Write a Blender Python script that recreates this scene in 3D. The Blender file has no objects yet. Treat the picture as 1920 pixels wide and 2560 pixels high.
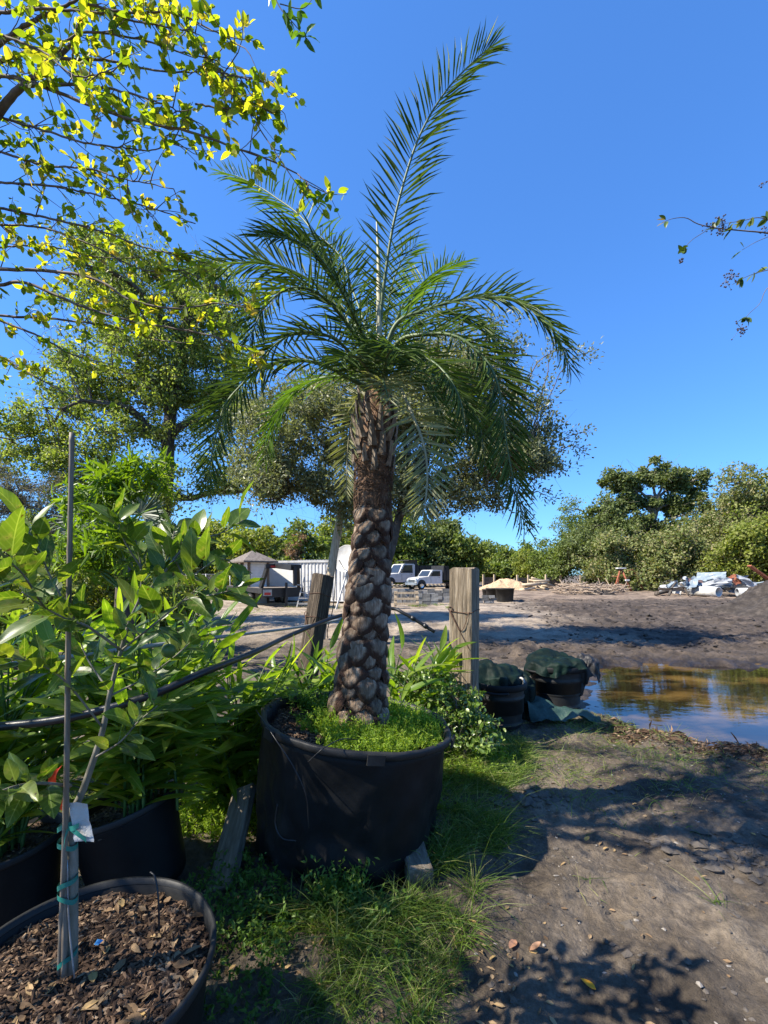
import bpy, math, random
import numpy as np
from mathutils import Vector, Matrix
random.seed(11)
RNG = np.random.default_rng(11)
SC = bpy.context.scene
COL = SC.collection
R = math.radians

# ------------------------------------------------------------------ camera, sky, sun, exposure
CAM_H, FPX, HORIZON = 1.55, 1100.0, 1437.0
cam = bpy.data.cameras.new('camera')
cam.sensor_fit = 'HORIZONTAL'; cam.sensor_width = 36.0
cam.lens = 36.0 * FPX / 1920.0
cam.shift_y = (HORIZON - 1280.0) / 1920.0
cam.clip_start = 0.05; cam.clip_end = 2000
camo = bpy.data.objects.new('camera', cam); COL.objects.link(camo)
camo.location = (0, 0, CAM_H); camo.rotation_euler = (R(90), 0, 0)
SC.camera = camo

SUN_EL, SUN_AZ = R(46), math.atan2(-1.0, -0.28)      # azimuth measured from +Y towards +X
sdir = Vector((math.sin(SUN_AZ) * math.cos(SUN_EL), math.cos(SUN_AZ) * math.cos(SUN_EL), math.sin(SUN_EL)))
W = bpy.data.worlds.new('World'); SC.world = W; W.use_nodes = True
wn = W.node_tree.nodes; wl = W.node_tree.links
sky = wn.new('ShaderNodeTexSky'); sky.sky_type = 'NISHITA'; sky.sun_disc = False
sky.sun_elevation = SUN_EL; sky.sun_rotation = SUN_AZ
sky.air_density = 1.0; sky.dust_density = 0.25; sky.ozone_density = 4.0; sky.altitude = 0
hs = wn.new('ShaderNodeHueSaturation'); hs.inputs['Saturation'].default_value = 1.12
hs.inputs['Hue'].default_value = 0.506
gm = wn.new('ShaderNodeGamma'); gm.inputs[1].default_value = 0.68          # the phone's soft tone curve, the same over the whole sky
tint = wn.new('ShaderNodeMix'); tint.data_type = 'RGBA'; tint.blend_type = 'MULTIPLY'; tint.inputs['Factor'].default_value = 1
tint.inputs['B'].default_value = (0.83, 1.55, 2.45, 1)
bg = wn['Background']; bg.inputs[1].default_value = 0.080
wl.new(sky.outputs[0], hs.inputs['Color']); wl.new(hs.outputs[0], gm.inputs[0]); wl.new(gm.outputs[0], tint.inputs['A']); wl.new(tint.outputs['Result'], bg.inputs[0])

sl = bpy.data.lights.new('sun', 'SUN'); sl.energy = 5.0; sl.angle = R(0.55); sl.color = (1.0, 0.92, 0.79)
so = bpy.data.objects.new('sun', sl); COL.objects.link(so)
so.rotation_euler = sdir.to_track_quat('Z', 'Y').to_euler()
so.location = (-20, 0, 20)
vs = SC.view_settings
vs.view_transform = 'Standard'; vs.look = 'None'; vs.exposure = 1.2; vs.gamma = 1.0; vs.use_curve_mapping = False
cy = SC.cycles
cy.use_denoising = True
cy.max_bounces = 6; cy.diffuse_bounces = 3; cy.glossy_bounces = 3; cy.transmission_bounces = 4; cy.transparent_max_bounces = 4
cy.caustics_reflective = False; cy.caustics_refractive = False

# ------------------------------------------------------------------ helpers
def P(px, py, D):
    """a place in the yard, D metres ahead of the viewpoint"""
    return np.array([(px - 960.0) / FPX * D, D, CAM_H - (py - HORIZON) / FPX * D])
def G(px, py, z=0.0):
    D = (CAM_H - z) * FPX / (py - HORIZON)
    return np.array([(px - 960.0) / FPX * D, D, z])
def nrm(v):
    v = np.asarray(v, float)
    return v / (np.linalg.norm(v, axis=-1, keepdims=True) + 1e-12)

def _hash(ix, iy, iz, seed):
    h = (ix * 374761393 + iy * 668265263 + iz * 2147483647 + seed * 1274126177) & 0xffffffff
    h = ((h ^ (h >> 13)) * 1274126177) & 0xffffffff
    return ((h ^ (h >> 16)) & 0xffff) / 65535.0
def vnoise(p, seed=0):
    seed = int(seed)
    p = np.asarray(p, float)
    if p.shape[-1] == 2: p = np.concatenate([p, np.zeros(p.shape[:-1] + (1,))], -1)
    i = np.floor(p).astype(np.int64); f = p - i; f = f * f * (3 - 2 * f)
    out = 0
    for dx in (0, 1):
        for dy in (0, 1):
            for dz in (0, 1):
                w = (f[..., 0] if dx else 1 - f[..., 0]) * (f[..., 1] if dy else 1 - f[..., 1]) * (f[..., 2] if dz else 1 - f[..., 2])
                out = out + w * _hash(i[..., 0] + dx, i[..., 1] + dy, i[..., 2] + dz, seed)
    return out * 2 - 1
def fbm(p, octv=4, seed=0, gain=.5):
    p = np.asarray(p, float); a, s, o = 1.0, 1.0, 0
    for k in range(octv):
        o = o + a * vnoise(p * s + 17.3 * k, seed + k); a *= gain; s *= 2.03
    return o
def sstep(a, b, x):
    t = np.clip((x - a) / (b - a), 0, 1); return t * t * (3 - 2 * t)

class MB:
    """collects vertices and faces, then links them as one mesh object"""
    def __init__(s): s.v = []; s.f = []; s.n = 0
    def add(s, v, f):
        v = np.asarray(v, float).reshape(-1, 3)
        if isinstance(f, np.ndarray): f = [f]
        elif len(f) and not isinstance(f[0], np.ndarray):
            by = {}
            for q in f: by.setdefault(len(q), []).append(q)
            f = [np.array(q) for q in by.values()]
        for q in f:
            if len(q): s.f.append(np.asarray(q, np.int64) + s.n)
        s.v.append(v); s.n += len(v); return s
    def box(s, c, size, rot=None, jit=0):
        x, y, z = np.array(size) / 2
        v = np.array([[-x, -y, -z], [x, -y, -z], [x, y, -z], [-x, y, -z], [-x, -y, z], [x, -y, z], [x, y, z], [-x, y, z]])
        if jit: v = v + RNG.normal(0, jit, v.shape)
        if rot is not None: v = v @ np.array(rot).T
        return s.add(v + np.asarray(c), np.array([[0, 3, 2, 1], [4, 5, 6, 7], [0, 1, 5, 4], [1, 2, 6, 5], [2, 3, 7, 6], [3, 0, 4, 7]]))
    def prism(s, prof, y0, y1, rot=None, off=(0, 0, 0)):
        """side profile (x, z) extruded along y"""
        n = len(prof); v = []
        for y in (y0, y1):
            for x, z in prof: v.append([x, y, z])
        v = np.array(v, float)
        if rot is not None: v = v @ np.array(rot).T
        f = [[i, (i + 1) % n, n + (i + 1) % n, n + i] for i in range(n)] + [list(range(n))[::-1], list(range(n, 2 * n))]
        return s.add(v + np.asarray(off), f)
    def tube(s, pts, rad, n=8, cap=True):
        pts = np.asarray(pts, float); m = len(pts)
        rad = np.broadcast_to(np.asarray(rad, float), (m,))
        T = nrm(np.gradient(pts, axis=0))
        a = np.array([0, 0, 1.0]) if abs(T[0][2]) < .9 else np.array([1.0, 0, 0])
        u = nrm(np.cross(T[0], a)); U = []
        for i in range(m):
            u = nrm(u - T[i] * np.dot(u, T[i])); U.append(u)
        U = np.array(U); V = np.cross(T, U)
        th = np.linspace(0, 2 * np.pi, n, endpoint=False)
        ring = pts[:, None] + rad[:, None, None] * (np.cos(th)[None, :, None] * U[:, None] + np.sin(th)[None, :, None] * V[:, None])
        i, j = np.meshgrid(np.arange(m - 1), np.arange(n), indexing='ij')
        q = np.stack([i * n + j, i * n + (j + 1) % n, (i + 1) * n + (j + 1) % n, (i + 1) * n + j], -1).reshape(-1, 4)
        v = ring.reshape(-1, 3); fs = [q]
        if cap:
            v = np.concatenate([v, pts[:1], pts[-1:]]); k = m * n
            jj = np.arange(n)
            fs.append(np.stack([np.full(n, k), (jj + 1) % n, jj], -1))
            fs.append(np.stack([np.full(n, k + 1), (m - 1) * n + jj, (m - 1) * n + (jj + 1) % n], -1))
        return s.add(v, fs)
    def lathe(s, prof, n=48, deform=None, close=False):
        """profile [(r, z), ...] turned about z; deform(x,y,z array)->array"""
        prof = np.asarray(prof, float); m = len(prof)
        th = np.linspace(0, 2 * np.pi, n, endpoint=False)
        v = np.stack([prof[:, 0, None] * np.cos(th), prof[:, 0, None] * np.sin(th), np.repeat(prof[:, 1, None], n, 1)], -1).reshape(-1, 3)
        if deform is not None: v = deform(v)
        i, j = np.meshgrid(np.arange(m - 1), np.arange(n), indexing='ij')
        q = np.stack([i * n + j, i * n + (j + 1) % n, (i + 1) * n + (j + 1) % n, (i + 1) * n + j], -1).reshape(-1, 4)
        return s.add(v, q)
    def grid(s, V):
        """V: (m, n, 3) array of points"""
        m, n = V.shape[:2]
        i, j = np.meshgrid(np.arange(m - 1), np.arange(n - 1), indexing='ij')
        q = np.stack([i * n + j, (i + 1) * n + j, (i + 1) * n + j + 1, i * n + j + 1], -1).reshape(-1, 4)
        return s.add(V.reshape(-1, 3), q)
    def leaves(s, pos, d, up, L, Wd, tpl):
        """batch of leaves: template points (u along, v across, w up) and faces"""
        tv, tf = tpl; N = len(pos); k = len(tv)
        d = nrm(d); side = nrm(np.cross(d, up)); n = np.cross(side, d)
        L = np.broadcast_to(np.asarray(L, float), (N,)); Wd = np.broadcast_to(np.asarray(Wd, float), (N,))
        v = (pos[:, None] + d[:, None] * (tv[None, :, 0] * L[:, None])[..., None]
             + side[:, None] * (tv[None, :, 1] * Wd[:, None])[..., None] + n[:, None] * (tv[None, :, 2] * L[:, None])[..., None])
        off = (np.arange(N) * k)[:, None, None]
        return s.add(v.reshape(-1, 3), [(np.asarray(q)[None] + off).reshape(-1, np.asarray(q).shape[1]) for q in tf])
    def mesh(s, name, smooth=True):
        me = bpy.data.meshes.new(name)
        v = np.concatenate(s.v) if s.v else np.zeros((0, 3))
        me.vertices.add(len(v)); me.vertices.foreach_set('co', v.astype(np.float32).ravel())
        li = np.concatenate([q.ravel() for q in s.f]); tot = np.concatenate([np.full(len(q), q.shape[1]) for q in s.f])
        st = np.concatenate([[0], np.cumsum(tot)[:-1]])
        me.loops.add(len(li)); me.loops.foreach_set('vertex_index', li.astype(np.int32))
        me.polygons.add(len(tot)); me.polygons.foreach_set('loop_start', st.astype(np.int32))
        me.polygons.foreach_set('use_smooth', np.full(len(tot), bool(smooth)))
        me.update(calc_edges=True); me.validate()
        return me

def link(name, data, m=None, parent=None, loc=None, kind=None, label=None):
    o = bpy.data.objects.new(name, data); COL.objects.link(o)
    if m is not None and data is not None and not data.materials: data.materials.append(m)
    if parent is not None: o.parent = parent
    if loc is not None: o.location = loc
    if kind: o['kind'] = kind
    if label: o['label'] = label
    return o
def thing(name, label, cat, loc=(0, 0, 0), group=None, rotz=0):
    o = bpy.data.objects.new(name, None); COL.objects.link(o)
    o.location = loc; o.rotation_euler = (0, 0, rotz); o.empty_display_size = .1
    return tag(o, label, cat, group)
def tag(o, label, cat, group=None, kind=None):
    o['label'] = label; o['category'] = cat
    if group: o['group'] = group
    if kind: o['kind'] = kind
    return o
def part(name, mb, m, parent, kind=None, smooth=True, label=None):
    return link(name, mb.mesh(name, smooth), m, parent, None, kind, label)
def place(o, M):
    o.matrix_basis = M
def frame(pos, d, up, s=1.0, sy=None):
    """matrix with x along d, z near up"""
    d = nrm(d); y = nrm(np.cross(up, d)); z = np.cross(d, y); sy = s if sy is None else sy
    return Matrix(((d[0] * s, y[0] * sy, z[0] * s, pos[0]), (d[1] * s, y[1] * sy, z[1] * s, pos[1]), (d[2] * s, y[2] * sy, z[2] * s, pos[2]), (0, 0, 0, 1)))
def resample(pts, n):
    p = np.asarray(pts, float)
    if len(p) == 2: return p[0] + (p[1] - p[0]) * np.linspace(0, 1, n)[:, None]
    e = np.concatenate([[2 * p[0] - p[1]], p, [2 * p[-1] - p[-2]]])
    t = np.linspace(0, len(p) - 1 - 1e-9, n); i = t.astype(int); f = (t - i)[:, None]
    a, b, c, d = e[i], e[i + 1], e[i + 2], e[i + 3]
    return .5 * (2 * b + (c - a) * f + (2 * a - 5 * b + 4 * c - d) * f ** 2 + (3 * b - a - 3 * c + d) * f ** 3)
def rotz(a):
    c, s_ = math.cos(a), math.sin(a); return np.array([[c, -s_, 0], [s_, c, 0], [0, 0, 1]])
def rdir(n, up=0.0, rng=RNG):
    v = rng.normal(size=(n, 3)); v = nrm(v); v[:, 2] += up; return nrm(v)

# leaf templates
T_RHOMB = (np.array([[0, 0, 0], [.5, .5, .10], [1, 0, -.05], [.5, -.5, .10]]), [np.array([[0, 2, 1], [0, 3, 2]])])
T_OVAL = (np.array([[0, 0, 0], [.3, .46, .06], [.7, .4, .05], [1, 0, -.08], [.7, -.4, .05], [.3, -.46, .06], [.5, 0, 0]]),
          [np.array([[0, 6, 1], [1, 6, 2], [2, 6, 3], [3, 6, 4], [4, 6, 5], [5, 6, 0]])])
T_LANCE = (np.array([[0, .12, 0], [0, -.12, 0], [.35, .5, .012], [.35, 0, -.02], [.35, -.5, .012], [.7, .38, -.01], [.7, 0, -.035], [.7, -.38, -.01], [1, 0, -.10]]),
           [np.array([[0, 3, 2], [0, 1, 3], [1, 4, 3], [5, 6, 8], [6, 7, 8]]), np.array([[2, 3, 6, 5], [3, 4, 7, 6]])])
T_BLADE = (np.array([[0, .5, 0], [0, -.5, 0], [.4, .42, .10], [.4, -.42, .10], [.75, .25, .10], [.75, -.25, .10], [1, 0, 0]]),
           [np.array([[0, 1, 3, 2], [2, 3, 5, 4]]), np.array([[4, 5, 6]])])
def leaf_mesh(name, L, Wd, seg=8, curl=.1, fold=.25, twist=0., shape=1.0, wave=0., petiole=0.):
    """one broad leaf: x along, y across, z up"""
    mb = MB(); u = np.linspace(0, 1, seg + 1); V = np.zeros((seg + 1, 5, 3))
    w = np.sin(np.pi * np.clip(u, 0, 1) ** shape) ** .75 * (1 - .25 * u) + .02
    w[-1] = .01
    for k, c in enumerate((-1, -.5, 0, .5, 1)):
        V[:, k, 0] = u * L + petiole; V[:, k, 1] = c * w * Wd / 2
        V[:, k, 2] = abs(c) * fold * w * Wd / 2 - curl * L * u ** 2 + wave * Wd * np.sin(u * 17 + c * 2.2) * abs(c)
        a = twist * u
        y, z = V[:, k, 1].copy(), V[:, k, 2].copy()
        V[:, k, 1] = y * np.cos(a) - (z + curl * L * u ** 2) * np.sin(a)
        V[:, k, 2] = y * np.sin(a) + (z + curl * L * u ** 2) * np.cos(a) - curl * L * u ** 2
    mb.grid(V)
    if petiole: mb.tube([[0, 0, 0.0], [petiole * 1.2, 0, 0]], [.0016, .0014], 4, False)
    return mb.mesh(name)

# ------------------------------------------------------------------ materials
def nodes(name):
    m = bpy.data.materials.new(name); m.use_nodes = True
    n = m.node_tree.nodes; return m, n, m.node_tree.links, n['Principled BSDF']
def ramp(n, cols, pos=None):
    r = n.new('ShaderNodeValToRGB'); e = r.color_ramp.elements
    pos = pos or [i / (len(cols) - 1) for i in range(len(cols))]
    while len(e) < len(cols): e.new(.5)
    for q, p, c in zip(e, pos, cols): q.position = p; q.color = (*c, 1)
    return r
def tex_noise(n, l, scale, detail=5, rough=.6, stretch=None, coord='Object', dist=0):
    tc = n.new('ShaderNodeTexCoord'); mp = n.new('ShaderNodeMapping'); t = n.new('ShaderNodeTexNoise')
    if stretch: mp.inputs['Scale'].default_value = stretch
    t.inputs['Scale'].default_value = scale; t.inputs['Detail'].default_value = detail; t.inputs['Roughness'].default_value = rough
    t.inputs['Distortion'].default_value = dist
    l.new(tc.outputs[coord], mp.inputs[0]); l.new(mp.outputs[0], t.inputs['Vector']); return t
def surf(name, cols, scale=6, rough=.8, bump=.2, bscale=None, stretch=None, metal=0., pos=None, spec=.4, detail=6, objvar=0., bdist=.02, dist=0):
    m, n, l, b = nodes(name)
    t = tex_noise(n, l, scale, detail, .62, stretch, dist=dist); r = ramp(n, cols, pos or [.3 + .4 * i / max(1, len(cols) - 1) for i in range(len(cols))])
    l.new(t.outputs['Fac'], r.inputs[0]); c = r.outputs[0]
    if objvar:
        oi = n.new('ShaderNodeObjectInfo'); mr = n.new('ShaderNodeMapRange'); mr.inputs[3].default_value = 1 - objvar; mr.inputs[4].default_value = 1 + objvar
        h = n.new('ShaderNodeHueSaturation'); l.new(oi.outputs['Random'], mr.inputs[0]); l.new(mr.outputs[0], h.inputs['Value']); l.new(c, h.inputs['Color']); c = h.outputs[0]
    l.new(c, b.inputs['Base Color']); b.inputs['Roughness'].default_value = rough; b.inputs['Metallic'].default_value = metal
    b.inputs['Specular IOR Level'].default_value = spec
    if bump:
        t2 = tex_noise(n, l, bscale or scale * 3, 7, .65, stretch); bp = n.new('ShaderNodeBump')
        bp.inputs['Strength'].default_value = bump; bp.inputs['Distance'].default_value = bdist
        l.new(t2.outputs['Fac'], bp.inputs['Height']); l.new(bp.outputs[0], b.inputs['Normal'])
    return m
def leaf_mat(name, cols, rough=.5, trans=.35, tcol=(1.5, 1.55, .5), perobj=False, spec=.3, spots=0., pos=None, vein=None):
    m, n, l, b = nodes(name)
    if perobj: src = n.new('ShaderNodeObjectInfo').outputs['Random']
    else: src = n.new('ShaderNodeNewGeometry').outputs['Random Per Island']
    r = ramp(n, cols, pos); l.new(src, r.inputs[0]); c = r.outputs[0]
    t = tex_noise(n, l, 14 if perobj else 3, 4, .6)
    h = n.new('ShaderNodeHueSaturation'); mr = n.new('ShaderNodeMapRange'); mr.inputs[3].default_value = .6; mr.inputs[4].default_value = 1.4
    l.new(t.outputs['Fac'], mr.inputs[0]); l.new(mr.outputs[0], h.inputs['Value']); l.new(c, h.inputs['Color']); c = h.outputs[0]
    if vein:       # pale midrib and fine side veins, in the leaf's own coordinates (x along, y across)
        half, fr, slant = vein
        tc = n.new('ShaderNodeTexCoord'); sx = n.new('ShaderNodeSeparateXYZ'); l.new(tc.outputs['Object'], sx.inputs[0])
        def mth(op, a, b_=None):
            q = n.new('ShaderNodeMath'); q.operation = op
            for k, v in enumerate((a, b_)):
                if v is None: continue
                if isinstance(v, (int, float)): q.inputs[k].default_value = v
                else: l.new(v, q.inputs[k])
            return q.outputs[0]
        ay = mth('ABSOLUTE', sx.outputs[1]); mid = mth('LESS_THAN', ay, half)
        w = mth('SINE', mth('MULTIPLY', mth('SUBTRACT', mth('MULTIPLY', sx.outputs[0], slant), ay), fr)); side = mth('MULTIPLY', mth('MAXIMUM', mth('SUBTRACT', w, .55), 0.0), .55)
        fac = mth('MAXIMUM', mth('MULTIPLY', mid, .4), mth('MULTIPLY', side, .5))
        mv = n.new('ShaderNodeMix'); mv.data_type = 'RGBA'; l.new(fac, mv.inputs['Factor']); l.new(c, mv.inputs['A']); mv.inputs['B'].default_value = (.34, .42, .16, 1); c = mv.outputs['Result']
        t4 = tex_noise(n, l, 30, 3, .6); r4 = ramp(n, [(0, 0, 0), (1, 1, 1)], [.62, .75]); l.new(t4.outputs['Fac'], r4.inputs[0])
        me_ = n.new('ShaderNodeMix'); me_.data_type = 'RGBA'; l.new(mth('MULTIPLY', r4.outputs[0], .5), me_.inputs['Factor']); l.new(c, me_.inputs['A']); me_.inputs['B'].default_value = (.30, .27, .12, 1); c = me_.outputs['Result']
    if spots:
        t2 = tex_noise(n, l, 60, 2, .5); r2 = ramp(n, [(0, 0, 0), (1, 1, 1)], [.68, .74]); l.new(t2.outputs['Fac'], r2.inputs[0])
        mx = n.new('ShaderNodeMix'); mx.data_type = 'RGBA'; l.new(r2.outputs[0], mx.inputs['Factor']); l.new(c, mx.inputs['A']); mx.inputs['B'].default_value = (.05, .035, .012, 1); c = mx.outputs['Result']
    l.new(c, b.inputs['Base Color']); b.inputs['Roughness'].default_value = rough; b.inputs['Specular IOR Level'].default_value = spec
    tr = n.new('ShaderNodeBsdfTranslucent'); mu = n.new('ShaderNodeMix'); mu.data_type = 'RGBA'; mu.blend_type = 'MULTIPLY'; mu.inputs['Factor'].default_value = 1
    l.new(c, mu.inputs['A']); mu.inputs['B'].default_value = (*tcol, 1); l.new(mu.outputs['Result'], tr.inputs['Color'])
    ms = n.new('ShaderNodeMixShader'); ms.inputs[0].default_value = trans
    l.new(b.outputs[0], ms.inputs[1]); l.new(tr.outputs[0], ms.inputs[2]); l.new(ms.outputs[0], n['Material Output'].inputs[0])
    return m

MAT = {}
MAT['plastic'] = surf('black_plastic', [(.004, .0045, .005), (.008, .0085, .009), (.03, .027, .023)], 4, .6, .2, 22, pos=[.3, .6, .85], bdist=.01, spec=.22)
MAT['plastic2'] = surf('weathered_black_plastic', [(.009, .0095, .010), (.020, .0205, .0205), (.055, .05, .043)], 5, .55, .2, 30, pos=[.25, .55, .85], bdist=.008, spec=.3)
MAT['pipe'] = surf('black_pipe_plastic', [(.008, .009, .011), (.02, .021, .023)], 6, .38, 0)
MAT['pvc'] = surf('grey_pipe_plastic', [(.20, .21, .21), (.33, .34, .33)], 5, .5, 0)
MAT['wood_grey'] = surf('weathered_grey_wood', [(.07, .055, .04), (.18, .145, .11), (.33, .28, .22)], 9, .85, .7, 14, stretch=(9, 9, .7), bdist=.012)
MAT['wood_dark'] = surf('dark_weathered_wood', [(.03, .024, .018), (.09, .07, .055), (.2, .165, .13)], 9, .9, .8, 14, stretch=(9, 9, .7), bdist=.014)
MAT['wood_pale'] = surf('pale_timber', [(.24, .18, .11), (.42, .33, .22), (.52, .43, .31)], 6, .8, .35, 12, stretch=(6, 6, .8), objvar=.2)
MAT['board'] = surf('damp_board', [(.08, .064, .042), (.15, .12, .085), (.22, .185, .135)], 7, .85, .4, 14, stretch=(1, 6, 6))
MAT['bamboo'] = surf('grey_bamboo', [(.09, .07, .05), (.17, .14, .105), (.25, .21, .165)], 8, .6, .25, 20, stretch=(12, 12, .8), bdist=.003)
MAT['bark'] = surf('grey_brown_bark', [(.035, .028, .022), (.085, .07, .055), (.17, .145, .12)], 5, .95, .9, 9, stretch=(3, 3, .8), bdist=.04)
MAT['bark_pale'] = surf('pale_bark', [(.10, .085, .07), (.2, .175, .145), (.32, .29, .25)], 6, .9, .5, 10, stretch=(3, 3, .8), bdist=.02)
MAT['twig'] = surf('brown_twig', [(.06, .045, .035), (.13, .10, .08), (.19, .16, .13)], 12, .8, .2, 30, bdist=.003)
MAT['citrus_bark'] = surf('olive_grey_bark', [(.09, .085, .055), (.17, .155, .115), (.25, .23, .19)], 14, .8, .3, 40, stretch=(2, 2, .6), bdist=.003)
MAT['green_stem'] = surf('green_stem', [(.05, .10, .02), (.10, .17, .04)], 9, .5, 0)
MAT['wire'] = surf('rusty_wire', [(.06, .03, .018), (.13, .07, .045)], 30, .7, 0, metal=.3)
MAT['white_paint'] = surf('white_paint', [(.34, .335, .32), (.50, .495, .48), (.58, .575, .56)], 3, .55, .1, 12)
MAT['truck_white'] = surf('white_truck_paint', [(.46, .46, .45), (.58, .58, .575)], 3, .3, 0)
MAT['black_paint'] = surf('black_steel_paint', [(.010, .010, .011), (.028, .027, .026)], 4, .5, .1, 20)
MAT['rubber'] = surf('tyre_rubber', [(.012, .012, .012), (.03, .029, .027)], 8, .85, .1)
MAT['steel'] = surf('dull_steel', [(.22, .22, .22), (.42, .42, .41)], 5, .45, .1, metal=.5)
MAT['chrome'] = surf('bright_metal', [(.5, .5, .5), (.65, .65, .65)], 3, .25, 0, metal=.9)
MAT['glass'] = surf('dark_window_glass', [(.02, .025, .03), (.035, .042, .05)], 2, .06, 0, spec=.9)
MAT['red'] = surf('red_reflector', [(.4, .02, .015), (.55, .035, .02)], 4, .3, 0)
MAT['rust'] = surf('rusty_iron', [(.14, .04, .02), (.28, .09, .045), (.38, .16, .08)], 6, .85, .2)
MAT['concrete'] = surf('grey_concrete', [(.09, .09, .085), (.17, .168, .16), (.27, .265, .25)], 4, .9, .3, 20, objvar=.45)
MAT['tarp'] = surf('green_tarp', [(.0007, .004, .0027), (.0015, .008, .0055), (.004, .018, .012)], 4, .65, .6, 26, spec=.2, bdist=.012)
MAT['black_cloth'] = surf('black_cloth', [(.008, .008, .009), (.022, .021, .022)], 6, .55, .4, 20)
MAT['soil'] = surf('dark_bark_mulch', [(.022, .014, .010), (.06, .04, .027), (.12, .085, .058)], 26, .95, .8, 40, bdist=.02)
# ------------------------------------------------------------------ the ground, the puddle, the heaps
PUD = np.array([(2.42, 5.05), (2.62, 5.9), (3.0, 6.75), (3.7, 7.5), (4.6, 7.85), (6.2, 7.45), (8, 7.3), (12, 7.6), (12, 3.0), (6.5, 3.1), (4.3, 3.45), (3.35, 3.85), (2.95, 4.3), (2.62, 4.7)])
def poly_sd(p, poly):
    """signed distance to a polygon, negative inside"""
    d = np.full(p.shape[:-1], 1e9); ins = np.zeros(p.shape[:-1], bool); n = len(poly)
    for i in range(n):
        a, b = poly[i], poly[(i + 1) % n]; e = b - a; w = p - a
        t = np.clip((w @ e) / (e @ e), 0, 1); q = w - t[..., None] * e
        d = np.minimum(d, np.hypot(q[..., 0], q[..., 1]))
        c = ((a[1] > p[..., 1]) != (b[1] > p[..., 1])) & (p[..., 0] < (b[0] - a[0]) * (p[..., 1] - a[1]) / (b[1] - a[1] + 1e-12) + a[0])
        ins ^= c
    return np.where(ins, -d, d)
WATER_Z = -0.045
def ground_fields(x, y):
    p = np.stack([x, y], -1)
    sd = poly_sd(p, PUD) + .24 * fbm(p * 1.6, 3, 5) + .07 * fbm(p * 7, 3, 15)
    lane = np.minimum(sstep(9, 12, y + .8 * fbm(p * .35, 3, 21)), 1 - sstep(2.2, 5.2, x - .12 * y + 1.6 * fbm(p * .3, 3, 22)))
    front = sstep(25, 30, y + 2.5 * fbm(p * .12, 3, 23)) * (1 - sstep(60, 75, y))
    mud = sstep(6.6, 8.2, y) * (1 - sstep(27, 34, y)) * sstep(.5, 2.5, x - .08 * y + fbm(p * .4, 2, 24)) * (1 - lane * .85)
    return p, sd, np.clip(lane, 0, 1), np.clip(front, 0, 1), np.clip(mud, 0, 1)
def ground_z(x, y):
    x = np.asarray(x, float); y = np.asarray(y, float)
    p, sd, lane, front, mud = ground_fields(x, y)
    near = 1 - sstep(12, 40, y)
    h = .014 * fbm(p * 1.1, 3, 1) + .024 * fbm(p * 4.5, 6, 2, .58) * near - .02 * np.maximum(0, fbm(p * 2.6 + 5, 3, 12)) * near + .010 * np.maximum(0, fbm(p * 13, 3, 13, .6) - .15) * near
    rdg = 1 - np.abs(fbm(p * np.array([1.1, 2.0]) + .6 * fbm(p * .7, 2, 8)[..., None], 4, 3))
    h = h + mud * (.085 * (rdg - .6) + .05 * fbm(p * 4.2, 4, 4, .65) + .05 * fbm(p * .5, 2, 14))
    # curving wheel ruts in the soft mud
    for (cx, cy, rr) in ((10.5, 8.5, 9.6), (10.5, 8.5, 11.4), (16, 4, 14.6)):
        q = np.hypot(x - cx, (y - cy)) - rr; a = np.arctan2(y - cy, x - cx)
        h = h + mud * np.exp(-(q / .32) ** 2) * (-.07 + .035 * np.sign(np.sin(a * rr * 9 + np.abs(q) * 9)))
        h = h + mud * .06 * (np.exp(-((q - .5) / .2) ** 2) + np.exp(-((q + .5) / .2) ** 2))
    h = h + front * .05 * fbm(p * .9, 3, 9)
    ins = sstep(.28, -.45, sd)
    h = h * (1 - .5 * ins) - ins * (.13 - .045 * fbm(p * np.array([.8, 1.9]), 3, 31))
    h = h + .05 * np.exp(-((sd - .35) / .3) ** 2) * (y < 5.2) * (.5 + fbm(p * 3, 3, 33))   # raised bank on the near side
    h = np.where(sd > .3, np.maximum(h, -.03), h)
    h = h + .02 * np.exp(-((x - .95) / .2) ** 2 - ((y - 3.0) / .2) ** 2) * (1 + fbm(p * 20, 2, 41))
    h = h * sstep(0, .6, np.hypot(x, y))
    return h
th = np.concatenate([np.linspace(-R(52), R(52), 420), np.linspace(R(52), R(308), 40)[1:-1]])
rr_ = np.concatenate([[0.15], np.concatenate([.35 * (60 / .35) ** np.linspace(0, 1, 560), 60 * (1500 / 60) ** np.linspace(0, 1, 50)[1:]])])
TH, RR = np.meshgrid(th, rr_, indexing='ij'); TH = np.concatenate([TH, TH[:1]]); RR = np.concatenate([RR, RR[:1]])
GX, GY = RR * np.sin(TH), RR * np.cos(TH)
GZ = ground_z(GX, GY)
n_t, n_r = GX.shape
mb = MB()
idx = np.arange((n_t - 1) * n_r).reshape(n_t - 1, n_r)
i0 = idx; i1 = np.roll(idx, -1, 0)
q = np.stack([i0[:, :-1], i0[:, 1:], i1[:, 1:], i1[:, :-1]], -1).reshape(-1, 4)
mb.add(np.stack([GX[:-1], GY[:-1], GZ[:-1]], -1).reshape(-1, 3), q)
gme = mb.mesh('ground')
_, sdv, lanev, frontv, mudv = ground_fields(GX[:-1], GY[:-1])
for nm, val in (('lane', lanev), ('apron', frontv), ('mud', mudv), ('shore', sdv)):
    a = gme.attributes.new(nm, 'FLOAT', 'POINT'); a.data.foreach_set('value', val.ravel().astype(np.float32))

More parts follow.
